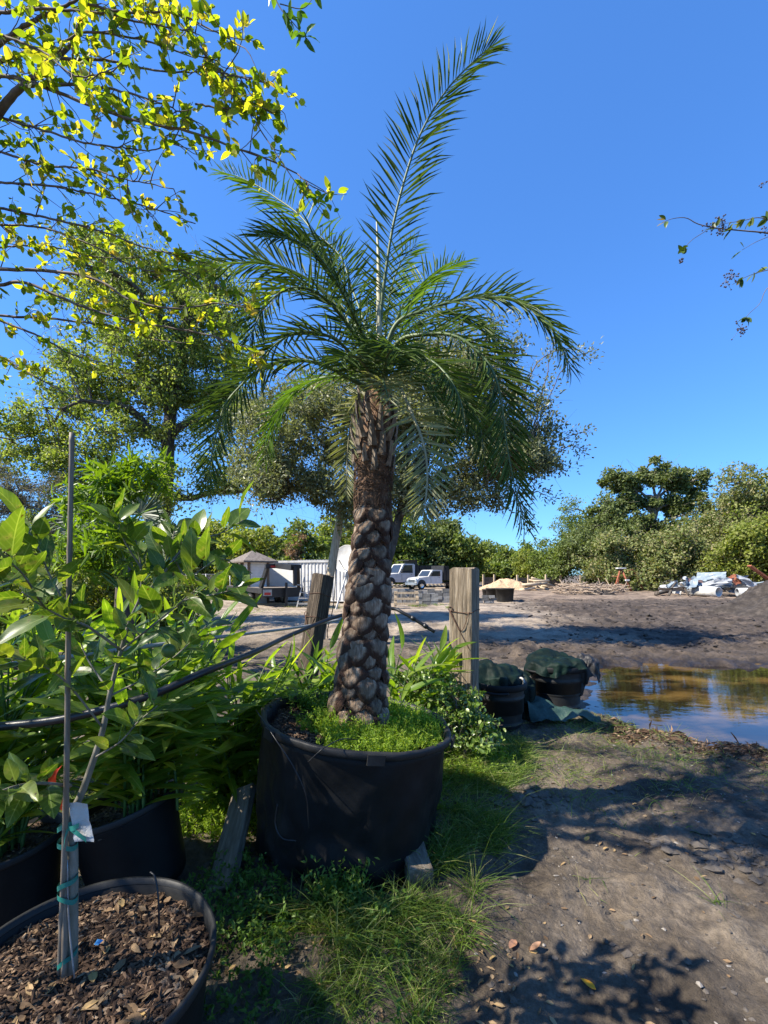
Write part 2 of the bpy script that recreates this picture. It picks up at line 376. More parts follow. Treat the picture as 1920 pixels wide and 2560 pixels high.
def ground_material():
    m, n, l, b = nodes('yard_soil')
    def att(a):
        q = n.new('ShaderNodeAttribute'); q.attribute_name = a; return q.outputs['Fac']
    def mix(f, a, c):
        x = n.new('ShaderNodeMix'); x.data_type = 'RGBA'
        l.new(f, x.inputs['Factor'])
        for s_, v in (('A', a), ('B', c)):
            if isinstance(v, tuple): x.inputs[s_].default_value = (*v, 1)
            else: l.new(v, x.inputs[s_])
        return x.outputs['Result']
    t1 = tex_noise(n, l, 2.2, 8, .68); t2 = tex_noise(n, l, 26, 6, .7); t3 = tex_noise(n, l, .6, 5, .6)
    clay = ramp(n, [(.036, .028, .020), (.098, .077, .056), (.155, .125, .093), (.26, .215, .16)], [.27, .46, .6, .78]); l.new(t1.outputs['Fac'], clay.inputs[0])
    mudc = ramp(n, [(.024, .018, .014), (.068, .052, .040), (.155, .12, .092)], [.3, .52, .78]); l.new(t1.outputs['Fac'], mudc.inputs[0])
    dry = ramp(n, [(.16, .128, .095), (.28, .225, .168), (.37, .31, .24)], [.3, .5, .72]); l.new(t3.outputs['Fac'], dry.inputs[0])
    red = ramp(n, [(.085, .063, .047), (.20, .148, .108), (.31, .245, .18)], [.3, .5, .7]); l.new(t3.outputs['Fac'], red.inputs[0])
    c = mix(att('mud'), clay.outputs[0], mudc.outputs[0])
    c = mix(att('apron'), c, red.outputs[0]); c = mix(att('lane'), c, dry.outputs[0])
    # grain
    g = n.new('ShaderNodeMapRange'); g.inputs[1].default_value = .3; g.inputs[2].default_value = .7; g.inputs[3].default_value = .62; g.inputs[4].default_value = 1.38
    l.new(t2.outputs['Fac'], g.inputs[0]); h = n.new('ShaderNodeHueSaturation'); l.new(g.outputs[0], h.inputs['Value']); l.new(c, h.inputs['Color']); c = h.outputs[0]
    # damp and crusted patches
    t5 = tex_noise(n, l, 1.1, 6, .65, dist=.6); r5 = ramp(n, [(.42, .40, .38), (1, 1, 1), (1.28, 1.24, 1.18)], [.36, .5, .68]); l.new(t5.outputs['Fac'], r5.inputs[0])
    mp5 = n.new('ShaderNodeMix'); mp5.data_type = 'RGBA'; mp5.blend_type = 'MULTIPLY'; mp5.inputs['Factor'].default_value = .85; l.new(c, mp5.inputs['A']); l.new(r5.outputs[0], mp5.inputs['B']); c = mp5.outputs['Result']
    # soaked soil at the water's edge
    wet = n.new('ShaderNodeMapRange'); wet.inputs[1].default_value = .0; wet.inputs[2].default_value = .8; wet.inputs[3].default_value = 1; wet.inputs[4].default_value = 0
    l.new(att('shore'), wet.inputs[0])
    dk = n.new('ShaderNodeMix'); dk.data_type = 'RGBA'; dk.blend_type = 'MULTIPLY'; l.new(wet.outputs[0], dk.inputs['Factor']); l.new(c, dk.inputs['A']); dk.inputs['B'].default_value = (.36, .32, .28, 1)
    l.new(dk.outputs['Result'], b.inputs['Base Color'])
    ro = n.new('ShaderNodeMapRange'); ro.inputs[3].default_value = .92; ro.inputs[4].default_value = .45; l.new(wet.outputs[0], ro.inputs[0])
    l.new(ro.outputs[0], b.inputs['Roughness']); b.inputs['Specular IOR Level'].default_value = .35
    tb = tex_noise(n, l, 18, 8, .7); bp = n.new('ShaderNodeBump'); bp.inputs['Strength'].default_value = 1.0; bp.inputs['Distance'].default_value = .04
    l.new(tb.outputs['Fac'], bp.inputs['Height']); l.new(bp.outputs[0], b.inputs['Normal'])
    return m
go = link('ground', gme, ground_material()); go['kind'] = 'structure'

# puddle
def water_material():
    m, n, l, b = nodes('muddy_water')
    t = tex_noise(n, l, .55, 5, .6, (1, 1.7, 1)); r = ramp(n, [(.006, .005, .003), (.016, .011, .005), (.15, .09, .026)], [.36, .5, .64])
    l.new(t.outputs['Fac'], r.inputs[0]); l.new(r.outputs[0], b.inputs['Base Color'])
    b.inputs['Roughness'].default_value = .015; b.inputs['IOR'].default_value = 1.48; b.inputs['Specular IOR Level'].default_value = .7
    t2 = tex_noise(n, l, 5, 3, .5, (1, 2.2, 1)); bp = n.new('ShaderNodeBump'); bp.inputs['Strength'].default_value = .05; bp.inputs['Distance'].default_value = .02
    l.new(t2.outputs['Fac'], bp.inputs['Height']); l.new(bp.outputs[0], b.inputs['Normal'])
    return m
cen = PUD.mean(0); big = cen + (PUD - cen) * 1.0
sd_out = nrm(PUD - cen) * .75
mb = MB(); ring = np.concatenate([PUD + sd_out, np.full((len(PUD), 1), WATER_Z)], 1)
mb.add(np.concatenate([ring, [[*cen, WATER_Z]]]), np.array([[i, (i + 1) % len(PUD), len(PUD)] for i in range(len(PUD))]))
po = part('puddle', mb, water_material(), None, smooth=False); po['kind'] = 'structure'
po['label'] = 'muddy rain puddle mirroring the trees'

def heap(name, label, cat, c, rx, ry, h, m, seed, amp=.12, freq=2.0, group=None, n=90, extra=None):
    u = np.linspace(0, 1, n); a = np.linspace(0, 2 * np.pi, 2 * n)
    U, A = np.meshgrid(u, a, indexing='ij')
    ed = 1 + .18 * fbm(np.stack([np.cos(A) * 1.5, np.sin(A) * 1.5], -1), 3, seed)
    x = U * np.cos(A) * rx * ed; y = U * np.sin(A) * ry * ed
    z = h * (1 - U ** 1.25) * (1 + .25 * fbm(np.stack([x, y], -1) / max(rx, ry) * 2.2, 3, seed + 1)) + amp * fbm(np.stack([x, y, x * 0], -1) * freq, 5, seed + 2, .6) * (1 - U ** 6) - .05
    mb = MB().grid(np.stack([x, y, z], -1))
    o = part(name, mb, m, None); o.location = c; tag(o, label, cat, group); return o
MAT['dark_soil'] = surf('dark_compost', [(.018, .014, .012), (.042, .034, .028), (.085, .07, .058)], 5, .95, .9, 14, bdist=.06)
MAT['chips'] = surf('tan_wood_chips', [(.28, .18, .10), (.46, .32, .19), (.58, .45, .30)], 9, .95, .8, 16, bdist=.05)
heap('soil_pile', 'tall heap of dark crumbly soil at the edge of the muddy yard', 'soil pile', (16.9, 17.0, 0), 4.3, 3.6, 1.95, MAT['dark_soil'], 61, .10, 2.2)
heap('mulch_pile', 'low heap of orange tan wood chips beside the timber bay posts', 'mulch pile', tuple(G(1262, 1474.5)), 3.3, 1.6, 1.4, MAT['chips'], 62, .06, 2.5)
heap('soil_pile', 'small dark mound in front of the brush heap', 'soil pile', tuple(G(1497, 1487)), 1.6, 1.0, .5, MAT['dark_soil'], 63, .08, 2.5)

# clods and stones lying on the mud
def scatter_clods(name, label, pts, sizes, m):
    pts = np.asarray(pts); N = len(pts)
    th_ = np.linspace(0, 2 * np.pi, 6, endpoint=False)
    base = np.concatenate([[[0, 0, 1]], np.stack([np.cos(th_), np.sin(th_), np.full(6, .35)], -1), np.stack([np.cos(th_ + .5), np.sin(th_ + .5), np.full(6, -.3)], -1) * .9])
    v = base[None] * (1 + .3 * RNG.normal(size=(N, 13, 1))) * np.stack([sizes * RNG.uniform(.7, 1.5, N), sizes * RNG.uniform(.7, 1.3, N), sizes * RNG.uniform(.4, .9, N)], -1)[:, None] + pts[:, None]
    f1 = [[0, 1 + i, 1 + (i + 1) % 6] for i in range(6)]; f2 = [[1 + i, 7 + i, 7 + (i + 1) % 6, 1 + (i + 1) % 6] for i in range(6)]
    off = (np.arange(N) * 13)[:, None, None]
    mb = MB().add(v.reshape(-1, 3), [(np.array(f1)[None] + off).reshape(-1, 3), (np.array(f2)[None] + off).reshape(-1, 4)])
    o = part(name, mb, m, None, 'stuff', smooth=False); o['label'] = label; o['category'] = name.replace('_', ' ')
    return o
n = 3000
y = RNG.uniform(8.2, 27, n); x = RNG.uniform(.08 * y + .5, .95 * y + 2)
ok = ground_fields(x, y)[4] > .4; x, y = x[ok], y[ok]
scatter_clods('mud_clods', 'loose dark clods churned up across the muddy yard', np.stack([x, y, ground_z(x, y)], -1), RNG.gamma(2, .011, len(x)) + .008, MAT['dark_soil'])
n = 2400
x = np.concatenate([RNG.normal(.98, .13, 70), RNG.normal(1.95, .22, 90), RNG.uniform(.4, 3.6, n)]); y = np.concatenate([RNG.normal(2.98, .09, 70), RNG.normal(2.45, .10, 90), RNG.uniform(1.1, 4.2, n)])
s = np.concatenate([RNG.uniform(.012, .038, 70), RNG.uniform(.010, .034, 90), RNG.gamma(1.4, .0035, n) + .0015])
scatter_clods('clay_lumps', 'small lumps of grey clay by the grass edge', np.stack([x, y, ground_z(x, y)], -1), s, surf('clay_lump', [(.05, .042, .034), (.13, .11, .09)], 9, .95, .6))
n = 700
x = RNG.uniform(.3, 4.5, n); y = RNG.uniform(1.05, 4.4, n)
scatter_clods('pebbles', 'pale grit specks strewn over the trodden earth', np.stack([x, y, ground_z(x, y) + .001], -1), RNG.gamma(2, .0015, n) + .0015, surf('pale_grit', [(.14, .125, .105), (.30, .27, .235)], 3, .8, 0))

# ------------------------------------------------------------------ trees
def make_tree(name, label, cat, trunk_pts, trunk_r, ells, nclump, nleaf, L, Wd, lmat, bmat, clump_r, group=None, limbs=7, up=.35, seed=0, flat=.7, shell=.55, twig_r=.02, top=None, skirt=0, tpl=None):
    rng = np.random.default_rng(seed)
    base = np.asarray(trunk_pts[0], float)
    root = thing(name, label, cat, tuple(base), group)
    tp = resample(trunk_pts, 14) - base
    tr = trunk_r * (1 - .55 * np.linspace(0, 1, 14)); tr[0] *= 1.35
    part('trunk', MB().tube(tp, tr, 10), bmat, root)
    vol = np.array([e[3] * e[4] * e[5] for e in ells]) ** .8; vol /= vol.sum()
    C = []
    for k, e in enumerate(ells):
        m_ = max(3, int(round(nclump * vol[k])))
        d = rdir(m_, 0, rng); r = rng.uniform(0.02, 1, m_) ** shell
        C.append(np.array(e[:3]) + d * r[:, None] * np.array(e[3:6]) * (1 + .12 * rng.normal(size=(m_, 1))))
    C = np.concatenate(C) - base
    C[:, 2] = np.maximum(C[:, 2], .25)
    # limbs towards well spread clumps
    pick = [int(rng.integers(len(C)))]
    dist = np.linalg.norm(C - C[pick[0]], axis=1)
    for _ in range(limbs - 1):
        j = int(np.argmax(dist)); pick.append(j); dist = np.minimum(dist, np.linalg.norm(C - C[j], axis=1))
    nodesP = [tp[6:]]
    for j in pick:
        tgt = C[j]; lim = [q for q in range(4, 14) if tp[q][2] < tgt[2] - .05] or [4]
        s0 = tp[lim[int(len(lim) * rng.uniform(.5, .99))]]
        mid = (s0 + tgt) / 2 + np.array([0, 0, .12 * np.linalg.norm(tgt - s0)]) + rng.normal(0, .06 * np.linalg.norm(tgt - s0), 3)
        pth = resample([s0, mid, tgt * .97 + s0 * .03], 10); pth[1:-1] += rng.normal(0, .02 * np.linalg.norm(tgt - s0), (8, 3))
        part('limb', MB().tube(pth, np.linspace(trunk_r * .45, trunk_r * .08 + .004, 10), 6), bmat, root)
        nodesP.append(pth)
    NP = np.concatenate(nodesP); mb = MB()
    for c in C:
        j = int(np.argmin(np.linalg.norm(NP - c, axis=1) + .6 * np.maximum(0, NP[:, 2] - c[2])))
        a = NP[j]; mid = (a + c) / 2 + rng.normal(0, .08 * np.linalg.norm(c - a) + 1e-3, 3)
        mb.tube(resample([a, mid, c], 5), np.linspace(twig_r, twig_r * .3, 5), 4, False)
        for _ in range(3):
            mb.tube(resample([c * .9 + mid * .1, c + rng.normal(0, clump_r * .45, 3), c + rng.normal(0, clump_r * .9, 3)], 4), np.linspace(twig_r * .4, twig_r * .12, 4), 3, False)
    part('twigs', mb, bmat, root, 'stuff')
    w = rng.uniform(.5, 1.5, len(C)); cnt = (w / w.sum() * nleaf).astype(int)
    ci = np.repeat(np.arange(len(C)), cnt); N = len(ci)
    cr = clump_r * rng.uniform(.55, 1.35, len(C))
    d = rdir(N, 0, rng); rad = rng.uniform(0, 1, N) ** .55
    off = d * (rad * cr[ci])[:, None] * np.array([1, 1, flat])
    off += .25 * cr[ci][:, None] * np.stack([vnoise((C[ci] + off) * 2.2 / clump_r, 5 + q) for q in range(3)], -1)
    pos = C[ci] + off; pos[:, 2] = np.maximum(pos[:, 2], .08)
    ld = rdir(N, -.15, rng); un = nrm(rdir(N, up, rng) + .5 * nrm(off))
    sc = rng.uniform(.65, 1.3, N)
    mb = MB().leaves(pos, ld, un, L * sc, Wd * sc, tpl or T_RHOMB)
    part('crown', mb, lmat, root, 'stuff', smooth=False)
    return root

LM = {}
LM['oak'] = leaf_mat('silvery_oak_leaf', [(.095, .105, .045), (.16, .175, .075), (.26, .27, .15), (.36, .36, .25)], .42, .35, (1.3, 1.4, .6), pos=[0, .4, .8, 1])
LM['elm'] = leaf_mat('mid_green_leaf', [(.10, .14, .03), (.17, .22, .05), (.25, .30, .09), (.34, .36, .17)], .5, .5, (1.4, 1.5, .5))
LM['grey'] = leaf_mat('grey_shrub_leaf', [(.10, .10, .075), (.19, .185, .15), (.28, .265, .225), (.17, .13, .10)], .6, .2)
LM['far1'] = leaf_mat('far_green_leaf', [(.085, .125, .025), (.15, .20, .045), (.23, .27, .08)], .55, .45)
LM['far2'] = leaf_mat('far_yellow_green_leaf', [(.13, .17, .025), (.22, .26, .05), (.31, .32, .10)], .55, .45)
LM['far3'] = leaf_mat('far_dark_leaf', [(.07, .095, .03), (.125, .16, .05), (.19, .225, .085)], .5, .35)
LM['vine'] = leaf_mat('pale_vine_leaf', [(.10, .135, .04), (.165, .20, .065), (.235, .25, .10), (.30, .26, .14)], .6, .35)
LM['dead'] = leaf_mat('dead_brown_leaf', [(.22, .13, .06), (.34, .22, .12), (.42, .31, .19)], .7, .3, (1.2, 1, .7))

# the silvery oak behind the palm
Z = lambda py, D: CAM_H - (py - HORIZON) / FPX * D
X = lambda px, D: (px - 960.0) / FPX * D
D = 10.0
oak = make_tree('oak_tree', 'silvery leaved oak with a dense low crown behind the palm trunk', 'tree',
          [(X(945, D), D, -.05), (X(950, D), D, 1.2), (X(985, D), D + .1, 2.4), (X(1015, D), D + .3, 3.6)], .17,
          [(X(700, D), D, Z(1090, D), 1.15, 1.6, 1.55), (X(860, D), D + .3, Z(1010, D), 1.5, 1.9, 1.75), (X(1030, D), D + .3, Z(1030, D), 1.5, 2.0, 1.75), (X(1190, D), D, Z(1060, D), 1.5, 1.8, 1.9),
           (X(1290, D), D - .2, Z(1120, D), 1.0, 1.4, 1.35), (X(1110, D), D + .2, Z(930, D), 1.7, 1.6, .9), (X(760, D), D, Z(1210, D), 1.2, 1.4, .75), (X(1020, D), D, Z(1215, D), 1.9, 1.5, .6), (X(880, D), D + .2, Z(1240, D), 1.3, 1.3, .6), (X(1150, D), D + .2, Z(1240, D), 1.4, 1.3, .6), (X(680, D), D + .2, Z(1170, D), .9, 1.2, .9)],
          380, 88000, .092, .043, LM['oak'], MAT['bark'], .5, limbs=10, seed=3, twig_r=.012)
# long pale shoots of a slender tree at the oak's right flank
def shoots(root, lines, lmat, bmat, L, Wd, per, seed=0):
    rng = np.random.default_rng(seed); mbl = MB(); base = np.array(root.location)
    for ln in lines:
        p = resample(ln, 26) - base; p[1:] += np.cumsum(rng.normal(0, .012, (25, 3)), 0)
        part('limb', MB().tube(p, np.linspace(.018, .003, 26), 5), bmat, root)
        for k in range(4, 26):
            m_ = per; pos = p[k] + rng.normal(0, .03, (m_, 3)); d = nrm((p[k] - p[k - 1])[None] + .06 * rng.normal(size=(m_, 3)) * 1.2)
            sub = nrm(rdir(m_, .1, rng)); ln_ = rng.uniform(.03, .2, m_)
            mbl.leaves(pos + sub * ln_[:, None], nrm(d + sub), rdir(m_, .6, rng), L * rng.uniform(.6, 1.2, m_), Wd, T_OVAL)
    part('foliage', mbl, lmat, root, 'stuff', smooth=False)
D = 9.6
shoots(oak, [
    [P(1290, 1250, D), P(1340, 1080, D), P(1390, 960, D), P(1440, 890, D), P(1505, 862, D)],
    [P(1300, 1200, D), P(1370, 1110, D), P(1430, 1080, D), P(1485, 1058, D)],
    [P(1300, 1240, D), P(1370, 1180, D), P(1440, 1175, D)],
    [P(1290, 1180, D), P(1350, 1000, D), P(1370, 900, D), P(1385, 840, D)],
    [P(1290, 1250, D), P(1340, 1230, D), P(1400, 1240, D)],
    [P(1290, 1200, D), P(1400, 1120, D), P(1450, 1130, D)],
    [P(1280, 1160, D), P(1330, 930, D), P(1420, 870, D), P(1500, 905, D)],
    [P(1280, 1220, D), P(1310, 1290, D), P(1320, 1330, D)]], LM['oak'], MAT['twig'], .085, .036, 7, seed=5)

D = 14.0
make_tree('shade_tree', 'tall loose crowned tree with a dark trunk behind the leafy shrubs', 'tree',
          [(X(372, D), D, -.05), (X(388, D), D, Z(1400, D)), (X(415, D), D, Z(1230, D)), (X(424, D), D, Z(1050, D)), (X(455, D), D, Z(900, D)), (X(470, D), D, Z(780, D))], .27,
          [(X(330, D), D, Z(760, D), 2.3, 2.0, 1.7), (X(520, D), D, Z(800, D), 2.0, 2.0, 2.2), (X(430, D), D, Z(960, D), 2.6, 2.2, 1.7), (X(230, D), D, Z(960, D), 1.7, 1.8, 1.6), (X(560, D), D, Z(1010, D), 1.9, 1.8, 1.6),
           (X(300, D), D, Z(1100, D), 2.0, 1.7, 1.0), (X(60, D), D, Z(1080, D), 1.7, 1.5, .8), (X(260, D), D, Z(640, D), 1.2, 1.3, .9), (X(560, D), D, Z(1180, D), 1.5, 1.4, .8), (X(190, D), D, Z(1200, D), 1.7, 1.4, .9), (X(430, D), D - .6, Z(1230, D), 1.3, 1.2, .8), (X(90, D), D, Z(1150, D), 1.5, 1.3, .8)],
          420, 70000, .108, .065, LM['elm'], MAT['bark'], .58, limbs=12, seed=8, twig_r=.02)
D = 13.0
make_tree('grey_shrub', 'large grey brown leaved shrub behind the bamboo stake', 'shrub',
          [(X(60, D), D, -.05), (X(62, D), D, 1.2), (X(70, D), D, 2.6)], .14,
          [(X(40, D), D, Z(1270, D), 1.9, 1.5, 1.5), (X(140, D), D, Z(1310, D), 1.4, 1.4, 1.5), (X(-60, D), D, Z(1290, D), 1.4, 1.4, 1.4)], 110, 26000, .075, .028, LM['grey'], MAT['bark'], .42, limbs=7, seed=9, twig_r=.014)

LS = 'leafy shrubs filling the yard edge behind the ginger'
for k, (px, D, ty, hw, mk, lab) in enumerate(((20, 7.4, 1330, 1.5, 'elm', 'broad green shrub under the large grey brown shrub'), (190, 8.2, 1345, 1.35, 'far2', 'yellow green shrub right behind the bamboo stake'), (355, 8.8, 1375, 1.05, 'elm', 'green shrub around the foot of the tall loose crowned tree'), (120, 11.5, 1265, 1.9, 'far1', 'taller green shrub between the grey brown shrub and the loose crowned tree'), (430, 12.5, 1390, 1.1, 'far2', 'low yellow green bush by the end of the wire fence'), (-150, 9.5, 1260, 2.0, 'elm', 'green shrub at the picture edge under the overhanging boughs'))):
    zt = Z(ty, D)
    make_tree('yard_shrub', lab, 'shrub', [(X(px, D), D, -.05), (X(px, D), D, zt * .4), (X(px, D) + .1, D, zt * .75)], .03, [(X(px, D), D, zt * .5, hw, hw * .7, zt * .5), (X(px, D) - hw * .5, D - .2, zt * .35, hw * .6, hw * .5, zt * .35), (X(px, D) + hw * .5, D - .2, zt * .4, hw * .6, hw * .5, zt * .38)],
              90, 9000, .10, .048, LM[mk], MAT['bark'], .30, LS, limbs=6, seed=150 + k, twig_r=.01)
BG = 'trees behind the storage yard'
bgt = [  # px, D, top py, half width m, material, label
    (-40, 34, 1290, 3.4, 'far1', 'green tree behind the large grey brown shrub'),
    (120, 40, 1310, 3.6, 'far3', 'dark tree showing between the bamboo stake and fan palm'),
    (300, 42, 1300, 3.5, 'far1', 'green tree showing behind the fan palm'),
    (455, 38, 1305, 2.6, 'far3', 'dark bushy tree at the end of the wire fence'),
    (540, 40, 1292, 3.0, 'far2', 'yellow green tree rising behind the white shed roof'),
    (640, 37, 1300, 3.0, 'far2', 'sunlit yellow green tree behind the black trailer arch'),
    (745, 36, 1310, 2.4, 'far1', 'green tree behind the tall pale wooden pole'),
    (860, 44, 1285, 3.4, 'far2', 'bright tree showing behind the satellite dish'),
    (1000, 60, 1290, 5.0, 'far1', 'broad green tree directly behind the white trucks'),
    (1095, 62, 1280, 4.8, 'far3', 'dark green tree behind the black dump body'),
    (1165, 60, 1330, 3.4, 'far1', 'rounded green tree just past the tall weathered post'),
    (1225, 100, 1378, 5.0, 'far2', 'small distant tree over the wood chip heap'),
    (1290, 96, 1372, 5.0, 'far1', 'distant round tree over the timber bays'),
]
for k, (px, D, ty, hw, mk, lab) in enumerate(bgt):
    zt = Z(ty, D); zc = zt * .50; rz = zt * .50
    rg = np.random.default_rng(100 + k)
    ells = [(X(px, D), D, zc, hw, hw * .8, rz)] + [(X(px, D) + rg.uniform(-.6, .6) * hw, D + rg.uniform(-.5, .3) * hw, zt * rg.uniform(.05, .85), hw * .6, hw * .5, rz * .4) for _ in range(5)]
    if mk == 'far2' and px == 640: pass
    make_tree('yard_tree', lab, 'tree', [(X(px, D), D, -.05), (X(px, D) + .2, D, zt * .35), (X(px, D) + rg.normal(0, .3), D, zt * .7)], .035 * zt + .02, ells, 80, 10500, .0075 * D + .05, .0048 * D + .03, LM[mk], MAT['bark'], hw * .36, BG, limbs=5, seed=200 + k, twig_r=.03)
D = 35
make_tree('dead_tree', 'small tree of hanging brown dead leaves behind the trailer', 'tree', [(X(742, D), D, 0), (X(744, D), D, 1.6), (X(742, D), D, 3.2)], .1,
          [(X(742, D), D, Z(1362, D), 1.0, .9, 1.4)], 22, 1500, .2, .08, LM['dead'], MAT['bark'], .4, limbs=4, seed=31, twig_r=.02)

RT = 'overgrown trees along the right side of the yard'
D = 50
make_tree('spreading_tree', 'tallest open crowned tree with pale forking limbs over the brush', 'tree',
          [(X(1625, D), D, 0), (X(1628, D), D, 4), (X(1632, D), D, 7.5), (X(1640, D), D, 10)], .4,
          [(X(1560, D), D, Z(1205, D), 2.5, 2.2, 1.4), (X(1650, D), D, Z(1185, D), 2.2, 2.2, 1.6), (X(1720, D), D, Z(1200, D), 2.2, 2.2, 1.3), (X(1510, D), D, Z(1270, D), 2.0, 2.2, 1.5), (X(1590, D), D, Z(1260, D), 2.2, 2, 1.2), (X(1700, D), D, Z(1260, D), 2.6, 2.2, 1.2), (X(1640, D), D, Z(1330, D), 4.5, 2.5, 2.0)],
          130, 30000, .36, .21, LM['far3'], MAT['bark_pale'], .95, RT, limbs=13, seed=41, twig_r=.06)
rt = [(1330, 58, 1372, 3.0, 'far2', 'low bright green bush at the foot of the tree line by the timber bays'),
      (1395, 54, 1330, 3.4, 'far1', 'rounded green bush behind the stacked split wood'),
      (1470, 50, 1300, 3.6, 'far3', 'dark green thicket behind the brush heap'),
      (1540, 46, 1325, 3.2, 'vine', 'pale vine draped thicket behind the rusty iron tripod'),
      (1640, 45, 1320, 3.6, 'vine', 'vine smothered bush below the tallest open crowned tree'),
      (1735, 44, 1318, 3.2, 'vine', 'pale vine covered mound above the white scrap sheets'),
      (1800, 48, 1225, 4.6, 'vine', 'tall vine clad tree next to the open crowned one'),
      (1890, 44, 1160, 4.6, 'vine', 'tallest vine clad tree at the picture edge above the scrap heap'),
      (1960, 38, 1240, 4.0, 'far2', 'yellow green tree cut off by the picture edge'),
      (1850, 40, 1330, 3.2, 'far2', 'light green bush behind the scrap heap'),
      (2080, 40, 1200, 5.0, 'far1', 'green tree standing beyond the soil heap'),
      (1770, 60, 1245, 5.0, 'far1', 'mid green tree rising behind the vine clad trees'),
      (1475, 62, 1262, 4.6, 'far1', 'mid green tree beside the tallest open crowned tree')]
for k, (px, D, ty, hw, mk, lab) in enumerate(rt):
    zt = Z(ty, D); zc = zt * .5; rz = zt * .46
    rg = np.random.default_rng(300 + k)
    ells = [(X(px, D), D, zc, hw, hw * .8, rz)] + [(X(px, D) + rg.uniform(-.7, .7) * hw, D + rg.uniform(-.7, .2) * hw, zt * rg.uniform(.15, .9), hw * .5, hw * .5, rz * .35) for _ in range(6)]
    make_tree('thicket_tree', lab, 'tree', [(X(px, D), D, -.05), (X(px, D) + .2, D, zt * .35), (X(px, D) + rg.normal(0, .3), D, zt * .75)], .03 * zt + .02, ells, 120, 15000, .30, .185, LM[mk], MAT['bark'], hw * .32, RT, limbs=6, seed=400 + k, twig_r=.03)
# ------------------------------------------------------------------ the storage yard in the distance
def frame2(fx, fy):
    a = nrm([fx, fy, 0]); return np.array([[a[0], -a[1], 0], [a[1], a[0], 0], [0, 0, 1.0]]).copy()   # columns: forward, left, up
def ang(fx, fy): return math.atan2(fy, fx)
def bpart(nm, c, size, m, root, kind=None, rot=None):
    return part(nm, MB().box(c, size, rot), m, root, kind, smooth=False)
def beam(a, b, w, h=None):
    """square bar from a to b"""
    a = np.asarray(a, float); b = np.asarray(b, float); d = b - a; L = np.linalg.norm(d); x = d / L
    ref = np.array([0, 0, 1.0]) if abs(x[2]) < .95 else np.array([0, 1.0, 0]); y = nrm(np.cross(ref, x)); z = np.cross(x, y)
    return MB().box((a + b) / 2, (L, w, h or w), np.stack([x, y, z], 1))

# shed
D = 23.2
root = thing('garden_shed', 'small white boarded shed with a shingled hip roof and brown trim', 'shed', (X(622, D), D, 0), rotz=ang(.8, .6))
MAT['shed_paint'] = surf('white_shed_paint', [(.62, .61, .58), (.74, .73, .71)], 3, .5, 0)
wx, wy, ze, zp = 1.05, 1.75, Z(1401, D), Z(1379, D)
bpart('wall', (wx / 2, wy / 2, ze / 2), (wx - .04, wy - .04, ze - .02), MAT['shed_paint'], root)
nb = 14
for k in range(nb):
    z = .06 + (ze - .1) * (k + .5) / nb; hb = (ze - .1) / nb * .95
    for c, sz, rt_ in (((-.006, wy / 2, z), (.02, wy - .2, hb), R(-4)), ((wx / 2, -.006, z), (wx - .2, .02, hb), R(4))):
        rm = np.array(Matrix.Rotation(rt_, 3, 'Y' if sz[0] < .05 else 'X'))
        bpart('siding_board', c, sz, MAT['shed_paint'], root, rot=rm)
MAT['brown_trim'] = surf('brown_trim', [(.13, .085, .055), (.2, .14, .095)], 6, .7, 0)
for c in ((-.01, -.01), (-.01, wy + .01), (wx + .01, -.01)):
    bpart('corner_trim', (c[0], c[1], ze / 2), (.11, .11, ze), MAT['brown_trim'], root)
MAT['shingle'] = surf('grey_brown_shingle', [(.08, .07, .06), (.15, .125, .105), (.21, .18, .155)], 9, .95, .4)
ov = .42
rf = MB().add([[-ov, -ov, ze - .02], [wx + ov, -ov, ze - .02], [wx + ov, wy + ov, ze - .02], [-ov, wy + ov, ze - .02], [wx / 2, wy / 2, zp + .12],
               [-ov, -ov, ze - .1], [wx + ov, -ov, ze - .1], [wx + ov, wy + ov, ze - .1], [-ov, wy + ov, ze - .1]],
              [[0, 1, 4], [1, 2, 4], [2, 3, 4], [3, 0, 4], [0, 5, 6, 1], [1, 6, 7, 2], [2, 7, 8, 3], [3, 8, 5, 0], [5, 8, 7, 6]])
rfo = part('roof', rf, MAT['shingle'], root, smooth=False)
wz = Z(1419, D)
wd = bpart('window', (-.035, wy * .55, wz), (.03, .46, .62), MAT['brown_trim'], root)
for sy in (-.09, .09):
    for sz_ in (-.13, .13): bpart('pane', (-.053, wy * .55 + sy, wz + sz_), (.008, .15, .22), MAT['glass'], wd)

# gooseneck trailer
D = 20.6
f_ = nrm([.55, -.83, 0])
root = thing('gooseneck_trailer', 'black flatbed trailer with a tall gooseneck arch and red marker lights', 'trailer', (X(657, D), D, 0), rotz=ang(f_[0], f_[1]))
# local: x forward, y left (the near side), origin at the near front corner; the deck runs to -x, its width to +y
wt, lt = 1.95, 6.4
zt_, zb_ = Z(1470, D), Z(1494, D)
bpart('deck', (-lt / 2, wt / 2, zt_ - .07), (lt, wt, .1), MAT['wood_grey'], root)
bpart('side_rail', (-lt / 2, -.03, zt_ - .14), (lt, .06, .24), MAT['black_paint'], root)
bpart('side_rail', (-lt / 2, wt + .03, zt_ - .14), (lt, .06, .24), MAT['black_paint'], root)
bpart('front_panel', (.03, wt / 2, (zt_ + zb_) / 2), (.06, wt + .1, zt_ - zb_), MAT['black_paint'], root)
for k in range(5): bpart('cross_member', (-.9 - k * 1.2, wt / 2, zt_ - .2), (.08, wt - .1, .14), MAT['black_paint'], root)
za = Z(1413, D)
part('upright', beam((-.35, .02, zt_), (.05, .22, za), .16, .16), MAT['black_paint'], root, smooth=False)
part('upright', beam((-.35, wt - .02, zt_), (.05, wt - .22, za), .16, .16), MAT['black_paint'], root, smooth=False)
tb = part('top_beam', beam((.05, .1, za - .04), (.05, wt - .1, za - .04), .2, .2), MAT['black_paint'], root, smooth=False)
